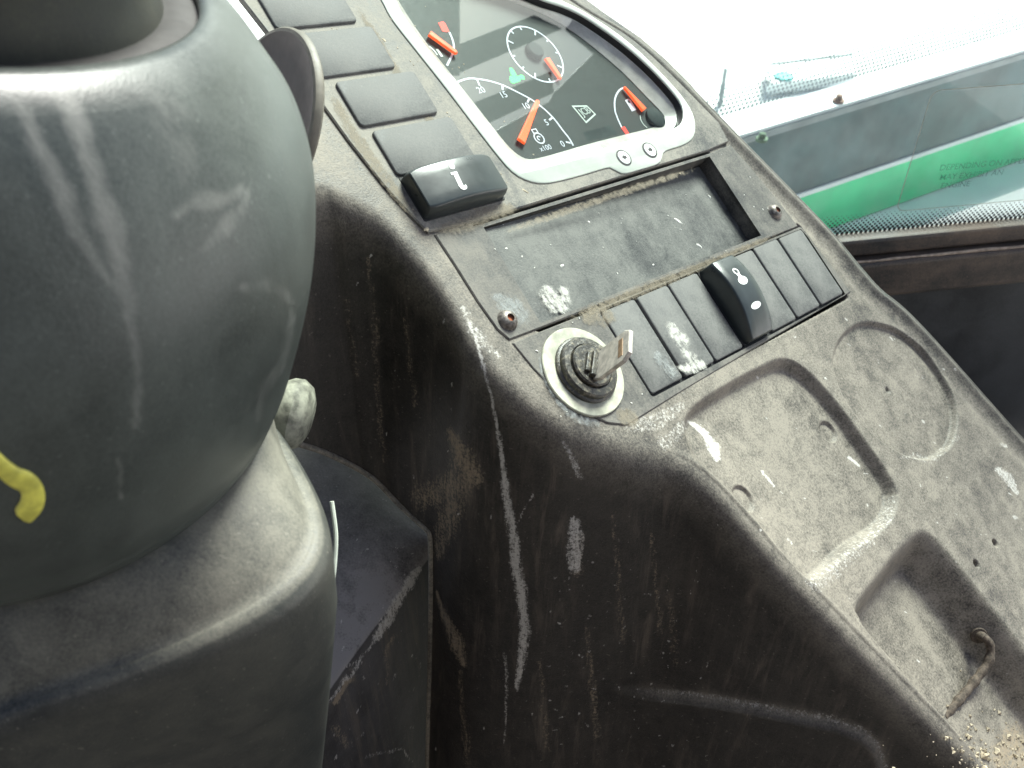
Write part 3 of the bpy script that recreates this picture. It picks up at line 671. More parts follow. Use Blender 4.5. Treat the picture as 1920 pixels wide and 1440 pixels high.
face_px = cr([(60, -140), (100, -60), (150, 25), (190, 90), (300, 250), (460, 450), (610, 640), (750, 820), (815, 880), (870, 905), (930, 893), (1010, 872), (1200, 815), (1380, 768), (1500, 738), (1590, 715), (1640, 690), (1640, 655), (1600, 610), (1560, 575), (1500, 510), (1420, 425), (1300, 320), (1150, 200), (1000, 100), (880, 45), (700, -20), (500, -100), (250, -160), (110, -190)], 3, 700, 0)
face = smooth_outline(face_px, 120, WF)
mb = MB(); mb.add([(x, y, WF) for x, y in inset(bez_in, -1.5)], [tuple(range(len(bez_in)))]); mb.build('dial_face', 'face', clu)
# sloping wall from bezel down to the face, dark above and pale lens flange below
nb_ = len(bez_in); fa = np.array(face); bi_ = np.array(bez_in)
near = np.array([fa[np.argmin(((fa-p)**2).sum(1))] for p in bi_])
for _ in range(4): near = (np.roll(near, 1, 0)+near+np.roll(near, -1, 0))/3
k1 = bi_*.985+np.array(bi_.mean(0))*.015
mb = MB(); mb.ringstrip([[(x, y, 1.2) for x, y in bi_], [(x, y, -2.6) for x, y in k1]]); mb.build('lens_wall', 'gap', clu, .001, True)
lowmask = np.clip(sstep(78, 60, bi_[:, 1]), 0, 1)                # the lower edge of the flange stands higher
mb = MB(); mb.ringstrip([[(x, y, -2.4+3.2*m) for (x, y), m in zip(k1, lowmask)], [(x, y, WF+.4+4.2*m) for (x, y), m in zip(near, lowmask)], [(x, y, WF+.05) for x, y in near]])
mb.build('lens_flange', 'flange', clu, .001, True)
WL = -.8
mb = MB(); mb.add([(x, y, WL) for x, y in inset(bez_in, .15)], [tuple(range(nb_))]); mb.build('lens', 'lens', clu)
def arc_px(px, w, n=40): return [tuple(p) for p in spline(Ls(px, w), n)]
WS = WF+.15
mb = MB(); mb.ribbon(arc_px([(846, 160), (862, 152), (880, 147), (896, 148), (919, 152), (944, 160), (971, 173), (997, 187), (1020, 204), (1040, 224), (1055, 244), (1067, 259), (1075, 273)], WS, 60), WS, 1.1)
for a, c in (((75, 665), (100, 725)), ((320, 715), (320, 765)), ((580, 840), (560, 885)), ((800, 1030), (770, 1055)), ((975, 1275), (930, 1265))):
    mb.ribbon(Ls(cr([a, c], 5.14, 880, 20), WS), WS+.03, 1.1)
mb.build('rev_scale', 'scale', clu)
def put_text(txt, px_, size, name, mat, parent=clu, w=WS, space=1.0, shear=0):
    vs, fs = text_mesh(txt, size, shear=shear, space=space); u, v = L(px_[0], px_[1], w); mb = MB(); mb.add([(x+u, y+v, w) for x, y, _ in vs], fs); return mb.build(name, mat, parent, .001, False, False)
for txt, p_, sz in (('20', (902, 169), 5.4), ('15', (944, 178), 5.4), ('10', (986, 199), 5.4), ('5', (1025, 230), 5.4), ('0', (1055, 270), 5.4), ('x100', (1023, 277.5), 4.4)):
    put_text(txt, p_, sz, 'numeral', 'scale')
def needle(tip, base, w_tip, w_base, name='needle'):
    a = np.array(L(*tip, WF+2.5)); c = np.array(L(*base, WF+2.5)); e = (a-c)/np.linalg.norm(a-c); n = np.array([-e[1], e[0]])
    out = ccw([tuple(c+n*w_base/2), tuple(c-n*w_base/2), tuple(a-n*w_tip/2), tuple(a+e*w_tip*.4), tuple(a+n*w_tip/2)])
    mb = MB(); mb.prism(out, WF+1.2, WF+2.7, .35, True); return mb.build(name, 'needle', clu)
needle((1009, 189), (978, 264), 2.4, 4.6)
needle((855, 97), (806, 61), 2.6, 3.6)
needle((1172, 163), (1209, 205), 1.6, 4.6)
# round hour gauge
g0 = np.array(L(1003.5, 101.7, WS)); S_ = np.array([[52.5**2, 26.5*52.1], [26.5*52.1, 52.1**2]]); Lc = np.linalg.cholesky(S_)
gp = np.array([L(*(Lc@np.array([math.cos(q), math.sin(q)])+np.array([1003.5, 101.7])), WS) for q in np.linspace(0, 2*math.pi, 64, endpoint=False)])
mb = MB(); d0 = gp-g0; ln = np.linalg.norm(d0, axis=1)[:, None]
mb.ringstrip([[(x, y, WS) for x, y in g0+d0*(1+.5/ln)], [(x, y, WS) for x, y in g0+d0*(1-.5/ln)]])
for k in range(12):
    q = d0[int(k*64/12)]; l_ = np.linalg.norm(q); ln_ = 4.0 if k % 3 == 0 else 2.4
    mb.ribbon([tuple(g0+q*(1-.4/l_)), tuple(g0+q*(1-ln_/l_))], WS+.03, 1.0)
mb.build('round_scale', 'scale', clu)
needle((1051, 145), (1026, 108), 2.4, 3.8)
mb = MB(); mb.lathe((*L(1000, 98, WF), WF), [(5.5, 0), (5.5, 2.2), (4.6, 3.0), (.01, 3.1)], 28); mb.build('needle_hub', 'hub', clu, .001, True)
# green warning lamp: a nodding lever over a body
vs = []; mb = MB()
def pl(pts, s=5.14, ox=880, oy=20, w=WS): mb.add([(*p, w) for p in ccw(Ls(cr(pts, s, ox, oy), w))], [tuple(range(len(pts)))])
pl([(385, 555), (405, 548), (425, 565), (455, 620), (450, 640), (425, 640), (398, 610)]); pl([(392, 630), (440, 625), (470, 632), (500, 615), (525, 630), (535, 660), (520, 665), (500, 655), (490, 680), (460, 690), (430, 700), (405, 695), (385, 660)])
mb.build('green_indicator', 'green_lamp', clu)
# maker's badge: rhombic frame with block letters
fr = [np.array(L(*p, WS)) for p in cr([(985, 915), (1132, 912), (1222, 1000), (1127, 1086)], 5.14, 880, 20)]
ctr = sum(fr)/4; mb = MB(); o_ = [tuple(p) for p in fr]; i_ = [tuple(p) for p in inset(ccw(o_), .95)]; o_ = ccw(o_)
mb.ringstrip([[(x, y, WS) for x, y in o_], [(x, y, WS) for x, y in i_]]); mb.build('badge_frame', 'logo', clu)
vs, fs = text_mesh('JCB', 10, space=.95); mb = MB()
E1 = ((fr[1]+fr[2])-(fr[0]+fr[3]))/2; E2 = ((fr[0]+fr[1])-(fr[3]+fr[2]))/2
x0, x1 = min(v[0] for v in vs), max(v[0] for v in vs); y0, y1 = min(v[1] for v in vs), max(v[1] for v in vs)
for dx in (-.012, 0, .012):
    mb.add([tuple(ctr+((x-x0)/(x1-x0)-.5+dx)*E1*.70+((y-y0)/(y1-y0)-.5)*E2*.62)+(WS+.02+abs(dx),) for x, y, _ in vs], fs)
mb.build('badge_letters', 'logo', clu, .001, False, False)
# fuel gauge
mb = MB(); mb.ribbon(arc_px(cr([(785, 175), (735, 205), (700, 250), (672, 320), (665, 400), (672, 490), (690, 545), (710, 600), (760, 710)], 7.2, 1060, 140), WS), WS, 1.1); mb.build('fuel_scale', 'scale', clu)
mb = MB(); pl([(750, 715), (800, 695), (862, 790), (825, 815)], 7.2, 1060, 140); mb.build('low_fuel_mark', 'red', clu)
mb = MB(); pl([(805, 345), (850, 322), (885, 345), (960, 475), (900, 497)], 7.2, 1060, 140); mb.build('fuel_pump_symbol', 'scale', clu)
mb = MB(); pl([(838, 352), (858, 342), (880, 375), (858, 388)], 7.2, 1060, 140, WS+.05); pl([(890, 340), (902, 338), (972, 440), (962, 446)], 7.2, 1060, 140, WS+.05); mb.build('fuel_pump_window', 'face', clu)
hc = L(1231, 219, WF+2); mb = MB(); mb.lathe((*hc, WF), [(6.8, 0), (6.8, 1.8), (5.6, 2.6), (.01, 2.8)], 32); mb.build('needle_hub', 'hub', clu, .001, True)
mb = MB(); mb.ribbon(arc_px(cr([(1010, 550), (1020, 610), (1060, 675), (1105, 715)], 7.2, 1060, 140), WS), WS, .6); mb.build('dial_ring', 'logo', clu)
# top left gauge
mb = MB(); mb.ribbon(arc_px([(842.6, 60), (848, 73), (851, 86.5), (848, 102), (838, 123)], WS), WS, 1.2); mb.build('temperature_scale', 'scale', clu)
mb = MB(); pl([(780, 410), (870, 380), (915, 420), (985, 570), (935, 578), (860, 565)], 9.6, 740, 0); mb.build('hot_mark', 'red', clu)
mb = MB(); mb.ribbon(arc_px(cr([(620, 830), (700, 900), (770, 990)], 9.6, 740, 0), WS), WS, 1.0); mb.ribbon(arc_px(cr([(760, 880), (810, 950), (855, 1020)], 9.6, 740, 0), WS), WS, [.9, 1.3]+[1.8]*38); mb.build('temperature_symbol', 'logo', clu)
# engine symbol
e0 = np.array(L(1011, 259, WS)); mb = MB()
for r0, r1 in ((3.5, 2.7),): mb.ringstrip([[(e0[0]+r*math.cos(q), e0[1]+r*1.05*math.sin(q), WS) for q in np.linspace(0, 2*math.pi, 24, endpoint=False)] for r in (r0, r1)])
mb.ringstrip([[(e0[0]+x*k, e0[1]+4.6+y*k, WS) for x, y in ((-2.0, -1.4), (2.0, -1.4), (2.0, 1.4), (-2.0, 1.4))] for k in (1, .62)])
mb.ribbon([(e0[0]+1.2*math.cos(q), e0[1]+1.2*math.sin(q)) for q in np.linspace(.3, 4.4, 12)], WS, .7); mb.build('engine_symbol', 'scale', clu)
# dim display window
mb = MB(); mb.add([(*p, WF+.05) for p in ccw(Ls(cr([(240, 780), (610, 680), (710, 800), (300, 900)], 7.2, 1060, 140), WF))], [(0, 1, 2, 3)]); mb.build('display_window', 'hub', clu)
# two select buttons
for (u, v), sgn in (((116.2, 68.1), -1), ((139.6, 68.5), 1)):
    mb = MB(); mb.lathe((u, v, 2.5), [(5.1, -.3), (5.1, .25), (4.2, .3)], 32); bt = mb.build('select_button', 'ink', clu, .001, True)
    mb = MB(); mb.lathe((u, v, 2.5), [(4.2, .25), (4.0, .55), (.01, .6)], 32); mb.build('button_cap', 'button', bt, .001, True)
    mb = MB(); pts = [(-2.0, 0), (.1, 2.0), (.1, .9), (1.7, .9), (1.7, -.9), (.1, -.9), (.1, -2.0)]; pts = [(-sgn*x, y) for x, y in pts]
    mb.add([(u+x, v+y, 3.18) for x, y in pts], [tuple(range(7))]); mb.build('arrow', 'ink', bt, .001, False, False)

# ------------------------------------------------------------------ ignition lock and key
ic = L(1094, 697, 1.2); t = thing('ignition_switch', 'round muddy black ignition switch on a cream washer', 'ignition switch', PM@Matrix.Translation((ic[0]*.001, ic[1]*.001, .0007)))
mb = MB(); mb.lathe((0, 0, 0), [(14, 0), (22.6, 0), (22.6, .9), (22.2, 1.3), (14, 1.4)], 56); mb.build('washer', 'washer', t, .001, True)
mb = MB(); mb.lathe((.6, 0, 0), [(16.6, 1.2), (16.6, 2.6), (16.0, 3.2), (15.4, 3.4), (15.2, 5.2), (14.4, 6.0), (11.4, 6.2), (11.3, 5.2), (10.7, 5.1), (10.6, 7.2), (9.8, 8.0), (.01, 8.1)], 56); hs = mb.build('lock_housing', 'lock', t, .001, True)
ka = np.array(L(1129, 659, 12))-np.array(ic); kb = np.array(L(1123, 710, 12))-np.array(ic)
kc = (ka+kb)/2; kd = (ka-kb); klen = np.linalg.norm(kd); kd /= klen; kn = np.array([-kd[1], kd[0]])
if kn[0] > 0: kn = -kn
mb = MB(); bar = [tuple(kc*.5+kd*x+kn*y) for x, y in ((-6.5, -2.6), (-6.5, 2.6), (6.5, 2.6), (6.5, -2.6))]; mb.prism(ccw(bar), 7, 10.6, .6); mb.build('key_barrel', 'lock', t)
mb = MB(); bar = [tuple(kc*.5+kn*4.0+kd*x+kn*y) for x, y in ((-5, -1.2), (-5, 1.2), (5, 1.2), (5, -1.2))]; mb.prism(ccw(bar), 7, 9.8, .5); mb.build('barrel_rib', 'lock', t)
k3 = thing('ignition_key', 'worn steel key standing in the ignition switch', 'key', PM@Matrix.Translation(((ic[0]+kc[0])*.001, (ic[1]+kc[1])*.001, .0107)))
def kp(x, z, y): q = kd*x+kn*y; return (q[0], q[1], z)
kout = [(-klen*.45, -2), (klen*.45, -2), (klen*.55, 3), (klen*.55, 20), (klen*.42, 24), (-klen*.40, 25), (-klen*.58, 21), (-klen*.58, 3)]
mb = MB(); mb.ringstrip([[kp(x, z, y) for x, z in o2] for o2, y in ((inset(kout, .4), 1.1), (kout, .8), (kout, -.8), (inset(kout, .4), -1.1))])
n = len(kout); mb.f.append(tuple(range(n))); mb.f.append(tuple(3*n+i for i in reversed(range(n)))); mb.build('blade', 'key', k3)
mb = MB(); sl_ = [(-klen*.36, 17.2), (klen*.30, 16.2), (klen*.30, 19.2), (-klen*.36, 20.4)]; mb.ringstrip([[kp(x, z, y) for x, z in sl_] for y in (1.0, 1.25)]); mb.f.append((4, 5, 6, 7)); mb.build('key_slot', 'brass', k3)

# ------------------------------------------------------------------ wire hook and grit in the deep tray
pts = []
for x, y, wv in ((1836, 1192, -11), (1846, 1196, -7), (1856, 1208, -7), (1857, 1228, -9), (1848, 1250, -12), (1822, 1284, -17), (1795, 1316, -20), (1768, 1345, -23)):
    u, v = L(x, y, wv); pts.append((u, v, wv))
hp = spline(pts, 40); c0 = hp[0]
t = thing('wire_hook', 'rusty bent wire hook poking into the deep lower tray', 'hook', PM@Matrix.Translation(tuple(c0*.001)))
mb = MB(); mb.tube(hp-c0, [2.4+.25*math.sin(i*1.3)+.15*math.sin(i*.7) for i in range(40)], 12); mb.build('wire', 'rusty_wire', t, .001, True)
mb = MB(); mb.lathe((0, 0, 0), [(1.5, .8), (4.2, .6), (4.6, -.5), (3.8, -1.4), (.1, -1.4)], 20); o = mb.build('eyelet', 'rusty_wire', t, .001, True); o.rotation_euler = (0, -.9, .3)
mb = MB()
for _ in range(420):
    u, v = L(rng.normal(1905, 75), rng.normal(1425, 50)); 
    try: z = top_h(u, v)
    except Exception: z = -20
    r = float(np.clip(rng.lognormal(-.6, .6), .2, 2.6))
    q = rng.normal(size=(6, 3)); base = np.array([[1, 0, 0], [-1, 0, 0], [0, 1, 0], [0, -1, 0], [0, 0, 1], [0, 0, -1]])*r*(1+.3*q)
    mb.add([(u+a, v+b2, z+c+.3) for a, b2, c in base], [(0, 2, 4), (2, 1, 4), (1, 3, 4), (3, 0, 4), (2, 0, 5), (1, 2, 5), (3, 1, 5), (0, 3, 5)])
o = mb.build('grit', 'mud', None, .001); o.matrix_world = PM; o['kind'] = 'stuff'; o['label'] = 'loose dry grit lying in the bottom of the deep tray'; o['category'] = 'grit'

# ------------------------------------------------------------------ dried mud: specks (thin pats) and smears on plates
def pat(mb, u, v, w, ru, rv, ang, n=9):
    ph = rng.uniform(.7, 1.25, n); o1 = []; o2 = []
    for i in range(n):
        q = 2*math.pi*i/n; x, y = ru*ph[i]*math.cos(q), rv*ph[i]*math.sin(q); c, s = math.cos(ang), math.sin(ang)
        o1.append((u+x*c-y*s, v+x*s+y*c, w)); o2.append((u+.6*(x*c-y*s), v+.6*(x*s+y*c), w+.25))
    k = len(mb.v); mb.ringstrip([o1, o2]); mb.f.append(tuple(k+n+i for i in range(n)))
mb = MB()
for _ in range(75):
    u, v = rng.uniform(-20, 215), rng.uniform(-55, 55)
    if 0 < u < 188 and 0 < v < 54: wv = -.4-7.6*u/188-.5*v/54
    elif 37 < u < 229 and -54 < v < -4: continue
    else: wv = .85
    if u < 34 and v < -3 and (u-ic[0])**2+(v-ic[1])**2 < 560: continue
    r = rng.uniform(.2, .55); pat(mb, u, v, wv, r*rng.uniform(1, 1.8), r, rng.uniform(0, 3), 7)
for x, y, ru, rv, an in ((1278, 408, 2.9, .9, -1.0), (1318, 455, 2.3, .8, -1.0), (1052, 500, 1.3, .8, .3), (1228, 494, .8, .6, 0), (1105, 415, .9, .7, 0), (975, 485, .7, .5, .4)):
    u, v = L(x, y, -3); pat(mb, u, v, -.35-7.6*u/188-.5*v/54, ru, rv, an, 10)
o = mb.build('mud_specks', 'chalk', dash); o['kind'] = 'stuff'; o['label'] = 'tiny dried splashes on the trim plates'
mb = MB()
for _ in range(40):
    u, v = rng.uniform(-40, 60), rng.uniform(62, 200); r = rng.uniform(.2, .5)
    pat(mb, u, v, 1.55, r*1.6, r, rng.uniform(0, 3), 7)
for x, y, ru, rv, an in ((720, 75, 1.6, .8, -1.0), (985, 358, 2.6, .7, -.9), (1275, 325, .8, .5, 0), (800, 430, 1.5, .9, .2)):
    u, v = L(x, y, 1.6); pat(mb, u, v, 1.55, ru, rv, an, 10)
o = mb.build('mud_specks', 'mud', dash); o['kind'] = 'stuff'
def smear(px_line, wid, w, mat, parent=dash):
    """a thin dried smear: patch over a polyline with an 'edge' attribute falling off to its rim"""
    P = np.array(Ls(px_line, w)); P = spline(P, 26) if len(P) > 2 else spline(np.array([P[0], (P[0]+P[1])/2, P[1]]), 26)
    T = np.gradient(P, axis=0); T /= np.linalg.norm(T, axis=1)[:, None]; N = np.stack([-T[:, 1], T[:, 0]], 1)
    wd = np.interp(np.linspace(0, 1, 26), np.linspace(0, 1, len(wid)), wid); vs = []; ed = []
    for i in range(26):
        for j in range(9):
            q = -1+j/4; p = P[i]+N[i]*wd[i]*q; vs.append((*p, w)); s = i/25; ed.append((1-abs(q)**2)*min(1, 6*s, 6*(1-s)))
    fs = [(i*9+j, (i+1)*9+j, (i+1)*9+j+1, i*9+j+1) for i in range(25) for j in range(8)]
    mb = MB(); mb.add(vs, fs); o = mb.build('mud_smear', mat, parent, .001, False, False)
    a = o.data.attributes.new('edge', 'FLOAT', 'POINT'); a.data.foreach_set('value', ed); return o
smear([(1018, 530), (1035, 560), (1052, 592)], [4, 11, 6], 1.0-.9, 'smear'); smear([(1055, 530), (1058, 560), (1050, 590)], [3, 6, 6], .2, 'smear')
smear([(918, 545), (945, 565), (990, 570)], [3, 7, 5], 1.05, 'smear_thin'); smear([(925, 560), (960, 585), (1000, 600)], [3, 8, 6], 1.06, 'smear_thin')
smear([(1248, 600), (1268, 625), (1298, 648)], [3, 10, 5], 1.1, 'smear'); smear([(1278, 645), (1290, 665), (1300, 690)], [3, 8, 4], 1.12, 'smear'); smear([(1262, 690), (1295, 690), (1330, 678)], [2, 5, 4], 1.14, 'smear')
smear([(1222, 655), (1245, 680), (1272, 712)], [4, 8, 4], 1.1, 'smear_thin')
smear([(1085, 600), (1120, 590), (1160, 590)], [4, 9, 4], .95, 'smear_tan'); smear([(1160, 760), (1175, 785), (1200, 780)], [4, 7, 4], .95, 'smear_tan')
smear([(1030, 612), (1120, 578), (1300, 505), (1480, 430)], [2.5, 4, 3, 2], 1.0, 'smear_tan')
smear([(915, 445), (1050, 400), (1200, 350), (1320, 312)], [2, 3, 3, 2], 1.2, 'smear_tan')
smear([(800, 430), (860, 425), (915, 400), (985, 385)], [3, 6, 6, 3], 1.75, 'smear_tan'); smear([(660, 0), (700, 60), (760, 160), (845, 280)], [3, 4, 4, 3], 1.75, 'smear_tan')
smear([(615, 160), (660, 245), (720, 330), (790, 425)], [3, 5, 5, 4], 1.75, 'smear_tan')
smear([(1010, 640), (1030, 720), (1080, 780), (1140, 800)], [3, 4, 4, 3], .95, 'smear_thin')


# ------------------------------------------------------------------ steering column
az, el = -.128, .65
axv = c2w((math.sin(az), math.cos(az)*math.cos(el), math.cos(az)*math.sin(el))); axo = CAM+c2w((-.158, -.003, -.33))
e1_ = np.cross(axv, [0, 1, 0]); e1_ /= np.linalg.norm(e1_); e2_ = np.cross(axv, e1_)
CM = Matrix(((e1_[0], e2_[0], axv[0], axo[0]), (e1_[1], e2_[1], axv[1], axo[1]), (e1_[2], e2_[2], axv[2], axo[2]), (0, 0, 0, 1)))
def on_axplane(x, y, h):
    c = axo+axv*h; r = ray(x, y); P = CAM+r*(((c-CAM)@axv)/(r@axv))-axo; return (P@e1_*1000, P@e2_*1000)
colm = thing('steering_column', 'bulbous grey green steering column cover with a dusty collar', 'steering column', CM)
def prof(pts, n): 
    P = spline([(r, h) for h, r in pts], n); return [(float(r), float(h)) for r, h in P]
egg = [(70, -26), (73.5, -22), (76, -18.5)]+[(r, h) for r, h in prof([(-18, 76.2), (-10, 81.5), (0, 86.8), (10, 91.8), (20, 96.3), (30, 100.2), (40, 103.3), (50, 105.8), (60, 107.4), (70, 107.6), (80, 106.6), (90, 104.3), (100, 100.8), (107, 97.0)], 50)]+[(93.5, 110.0), (90.5, 110.6), (88.5, 109.6), (87.5, 107.5), (86.5, 101), (86, 80)]
ed_ = spline(egg[2:-7], 300).tolist(); egg_d = egg[:2]+[tuple(q) for q in ed_]+egg[-6:]
mb = MB(); mb.lathe((0, 0, 0), egg_d, 480); sh_ = None
rimp = []
for x, y, h_ in ((0, 143, .1225), (120, 138, .118), (220, 125, .1145), (290, 105, .1115), (340, 75, .110), (375, 0, .1105)):
    q = on_axplane(x, y, h_); rimp.append((q[0], q[1], h_*1000-110.6))
ra = np.array(rimp); cf = np.linalg.lstsq(np.concatenate([ra[:, :2], np.ones((6, 1))], 1), ra[:, 2], rcond=None)[0]
mb.v = [(x, y, h_+float(sstep(70, 108, np.array(h_)))*float(np.clip(cf[0]*x+cf[1]*y+cf[2], -6, 16))) for x, y, h_ in mb.v]
sh_ = mb.build('upper_cover', 'shroud', colm, .001, 'all')
def tilted(mb, k=1.0):
    mb.v = [(x, y, h_+k*float(np.clip(cf[0]*x+cf[1]*y+cf[2], -6, 16))) for x, y, h_ in mb.v]; return mb
mb = MB(); mb.lathe((0, 0, 0), [(87.5, 106), (84, 106.8), (80, 106.2), (76, 104), (60, 103)], 90); tilted(mb).build('inner_ring', 'inner_ring', colm, .001, True)
mb = MB(); mb.lathe((0, 0, 0), [(78, 95), (80, 130), (86, 131.5), (89.5, 134), (91, 139), (91, 186), (60, 194), (.01, 194)], 90); tilted(mb, .8).build('steering_boss', 'boss', colm, .001, True)
hS = -.058
so_ = np.array(spline([on_axplane(x, y, hS) for x, y in ((512, 800), (560, 865), (600, 940), (621, 1005), (621, 1050), (598, 1098), (540, 1155), (450, 1210), (300, 1280), (100, 1352), (-150, 1440), (-400, 1440), (-600, 1380), (-650, 1150), (-500, 900), (-200, 760), (100, 715), (350, 735), (450, 760))], 240, True))
th = np.arctan2(so_[:, 1], so_[:, 0]); od = np.argsort(th); TH = np.linspace(-math.pi, math.pi, 160, endpoint=False); RS = np.interp(TH, th[od], np.linalg.norm(so_, axis=1)[od], period=2*math.pi)
for _ in range(3): RS = (np.roll(RS, 1)+RS*2+np.roll(RS, -1))/4
def cring(k, h, off=0.0, rad=None):
    return [((rad if rad is not None else 0)*(1-k)*math.cos(q)+(r+off)*k*math.cos(q), (rad if rad is not None else 0)*(1-k)*math.sin(q)+(r+off)*k*math.sin(q), h) for q, r in zip(TH, RS)]
rings = [cring(0, -23, 0, 66), cring(.0, -27, 0, 71), cring(.12, -28.5, -6, 71), cring(.4, -34, -6, 71), cring(.7, -41, -6, 71), cring(.9, -46.5, -6, 71)]
for q in np.linspace(0, 1, 9): rings.append(cring(1, -50-8.5*(1-math.cos(q*1.45)), -6+6*math.sin(q*1.45)))
rings += [cring(1, -63, -.8), cring(1, -70, -2.2), cring(1, -85, -5), cring(1, -110, -13), cring(1, -150, -26), cring(1, -200, -43), cring(1, -260, -58)]
mb = MB(); mb.ringstrip(rings); o = mb.build('lower_collar', 'collar', colm, .001, 'all', False)
nn_ = len(TH); dv_ = []
for k in range(len(rings)): dv_ += [(.66 if k < 5 else .66 if k < 8 else .55 if k < 11 else .22)]*nn_
a_ = o.data.attributes.new('dust', 'FLOAT', 'POINT'); a_.data.foreach_set('value', np.array(dv_, np.float32))
def on_egg(x, y, off=.25):
    o_ = CAM-axo; r = ray(x, y); o_ = np.array([o_@e1_, o_@e2_, o_@axv])*1000; r = np.array([r@e1_, r@e2_, r@axv])*1000
    hs = np.array([h for _, h in egg[:-6]]); rs = np.array([q for q, _ in egg[:-6]])
    tt = np.linspace(.15, .40, 3000)[:, None]; p = o_+r*tt
    ok = (p[:, 2] > hs[0]) & (p[:, 2] < hs[-1]) & (np.hypot(p[:, 0], p[:, 1]) < np.interp(p[:, 2], hs, rs)+off)
    return p[np.argmax(ok)] if ok.any() else None
yp = [p for p in (on_egg(x, y) for x, y in spline([(-40, 835), (-5, 868), (25, 893), (50, 905), (62, 925), (58, 948), (40, 968)], 30)) if p is not None]
yv = []; YL = spline([(-40, 835), (-5, 868), (25, 893), (50, 905), (62, 925), (58, 948), (38, 972)], 40); YT = np.gradient(YL, axis=0); YT /= np.linalg.norm(YT, axis=1)[:, None]; YN = np.stack([-YT[:, 1], YT[:, 0]], 1)
yw = np.interp(np.linspace(0, 1, 40), [0, .3, .6, .8, .97, 1], [19, 17, 21, 23, 20, 9])
for i in range(40):
    for q, of in ((-1, .1), (-.85, .55), (-.4, .8), (.4, .8), (.85, .55), (1, .1)): yv.append(tuple(on_egg(*(YL[i]+YN[i]*yw[i]*q), of)))
mb = MB(); mb.add(yv, [(i*6+j, (i+1)*6+j, (i+1)*6+j+1, i*6+j+1) for i in range(39) for j in range(5)]+[tuple(39*6+j for j in range(6))]); o = mb.build('yellow_paint_mark', 'yellow', colm, .001, 'all')
# pale dusty runs down the cover, as an attribute of its own surface
co = np.empty(len(sh_.data.vertices)*3); sh_.data.vertices.foreach_get('co', co); co = co.reshape(-1, 3)
EP = project(axo+co[:, 0:1]*e1_+co[:, 1:2]*e2_+co[:, 2:3]*axv); run = np.zeros(len(co))
front = ((CAM-axo)@e1_)*co[:, 0]+((CAM-axo)@e2_)*co[:, 1] > -.004
def egg_run(line, wid, a, soft=.95):
    global run
    run = np.maximum(run, a*sstep(1, 1-soft, polydist(line, EP, wid))*front)
EP = EP+np.stack([vnoise(EP[:, 0], EP[:, 1], 60, 4, 21)*16, vnoise(EP[:, 0], EP[:, 1], 80, 4, 22)*22], 1)
egg_run([(40, 170), (70, 260), (115, 360), (160, 460), (215, 540), (250, 600)], [26, 34, 36, 28, 20, 10], .75)
egg_run([(140, 180), (165, 290), (205, 420), (245, 560), (255, 690), (255, 790)], [36, 40, 36, 26, 20, 8], .8)
egg_run([(235, 590), (258, 690), (255, 780)], [10, 14, 6], .9); egg_run([(0, 165), (150, 160), (300, 110)], [26, 26, 26], .10)
egg_run([(330, 400), (380, 372), (445, 358)], [16, 44, 20], .7); egg_run([(385, 470), (430, 410), (462, 365)], [20, 40, 12], .55); egg_run([(470, 545), (510, 530), (545, 560)], [26, 38, 20], .5)
egg_run([(545, 580), (525, 680), (485, 770)], [10, 24, 14], .5); egg_run([(215, 860), (226, 895), (222, 940)], [8, 10, 4], .6); egg_run([(80, 880), (95, 885)], [6, 6], .6); egg_run([(300, 150), (340, 250), (345, 320)], [70, 80, 50], .35)
egg_run([(508, 330), (509, 334)], [5, 5], .9)
at_ = sh_.data.attributes.new('run', 'FLOAT', 'POINT'); at_.data.foreach_set('value', run.astype(np.float32))
# round knob behind the column
dn = c2w((-.72, .10, .68)); dn /= np.linalg.norm(dn); dc = at(490, 238, .405); du = np.cross(dn, cU); du /= np.linalg.norm(du); dv = np.cross(du, dn)
DM = Matrix(((du[0], dv[0], dn[0], dc[0]), (du[1], dv[1], dn[1], dc[1]), (du[2], dv[2], dn[2], dc[2]), (0, 0, 0, 1)))
t = thing('round_knob', 'dark brown round knob with a worn beige rim, behind the steering column', 'knob', DM)
mb = MB(); mb.lathe((0, 0, 0), [(.01, -1.5), (30, -1.5), (36, -.8), (39.2, .2)], 80); kf = mb.build('knob_face', 'dial', t, .001, True)
mb = MB(); mb.lathe((0, 0, 0), [(39.2, .2), (40.6, -.1), (41.4, -1.2), (41.4, -3.0), (40.4, -4.2), (30, -4.5)], 80); mb.build('rim', 'dial_rim', t, .001, True)
mb = MB(); mb.box((20, -4, -1.6), (18.5, 0, .8), (0, 1.1, 0), (0, 0, 1.0)); mb.build('rib', 'dial_rim', kf)
# lever knob below it
lc = at(530, 772, .42); LM = Matrix.Translation(tuple(lc))
t = thing('lever_knob', 'small dirty grey lever knob peeping out beside the column', 'knob', LM)
ax_ = (np.zeros(3), c2w((.25, .95, .1)), c2w((0.0, -.1, 1.0)), c2w((.96, -.25, 0)))
mb = MB(); mb.lathe(None, [(4, -12), (8, -8), (12, -4), (15.5, 2), (16, 6), (13.5, 10), (8.5, 12.3), (.1, 13)], 36, ax_); mb.build('knob_head', 'lever', t, .001, True)
mb = MB(); mb.lathe(None, [(4.2, -60), (4.2, -10)], 16, ax_); mb.build('stalk', 'gap', t, .001, True)
# cream cable showing beside the collar
cp_ = [at(x, y, .425) for x, y in ((622, 940), (627, 975), (630, 1005), (629, 1040), (624, 1090), (612, 1150), (590, 1230))]
c0 = cp_[3]; mb = MB(); mb.tube([(p-c0)*1000 for p in spline(cp_, 30)], [1.0]*18+list(np.linspace(1.0, .5, 12)), 8); o = mb.build('cable', 'cream', None, .001, True); o.location = c0; tag(o, 'thin cream cable along the edge of the column collar', 'cable')

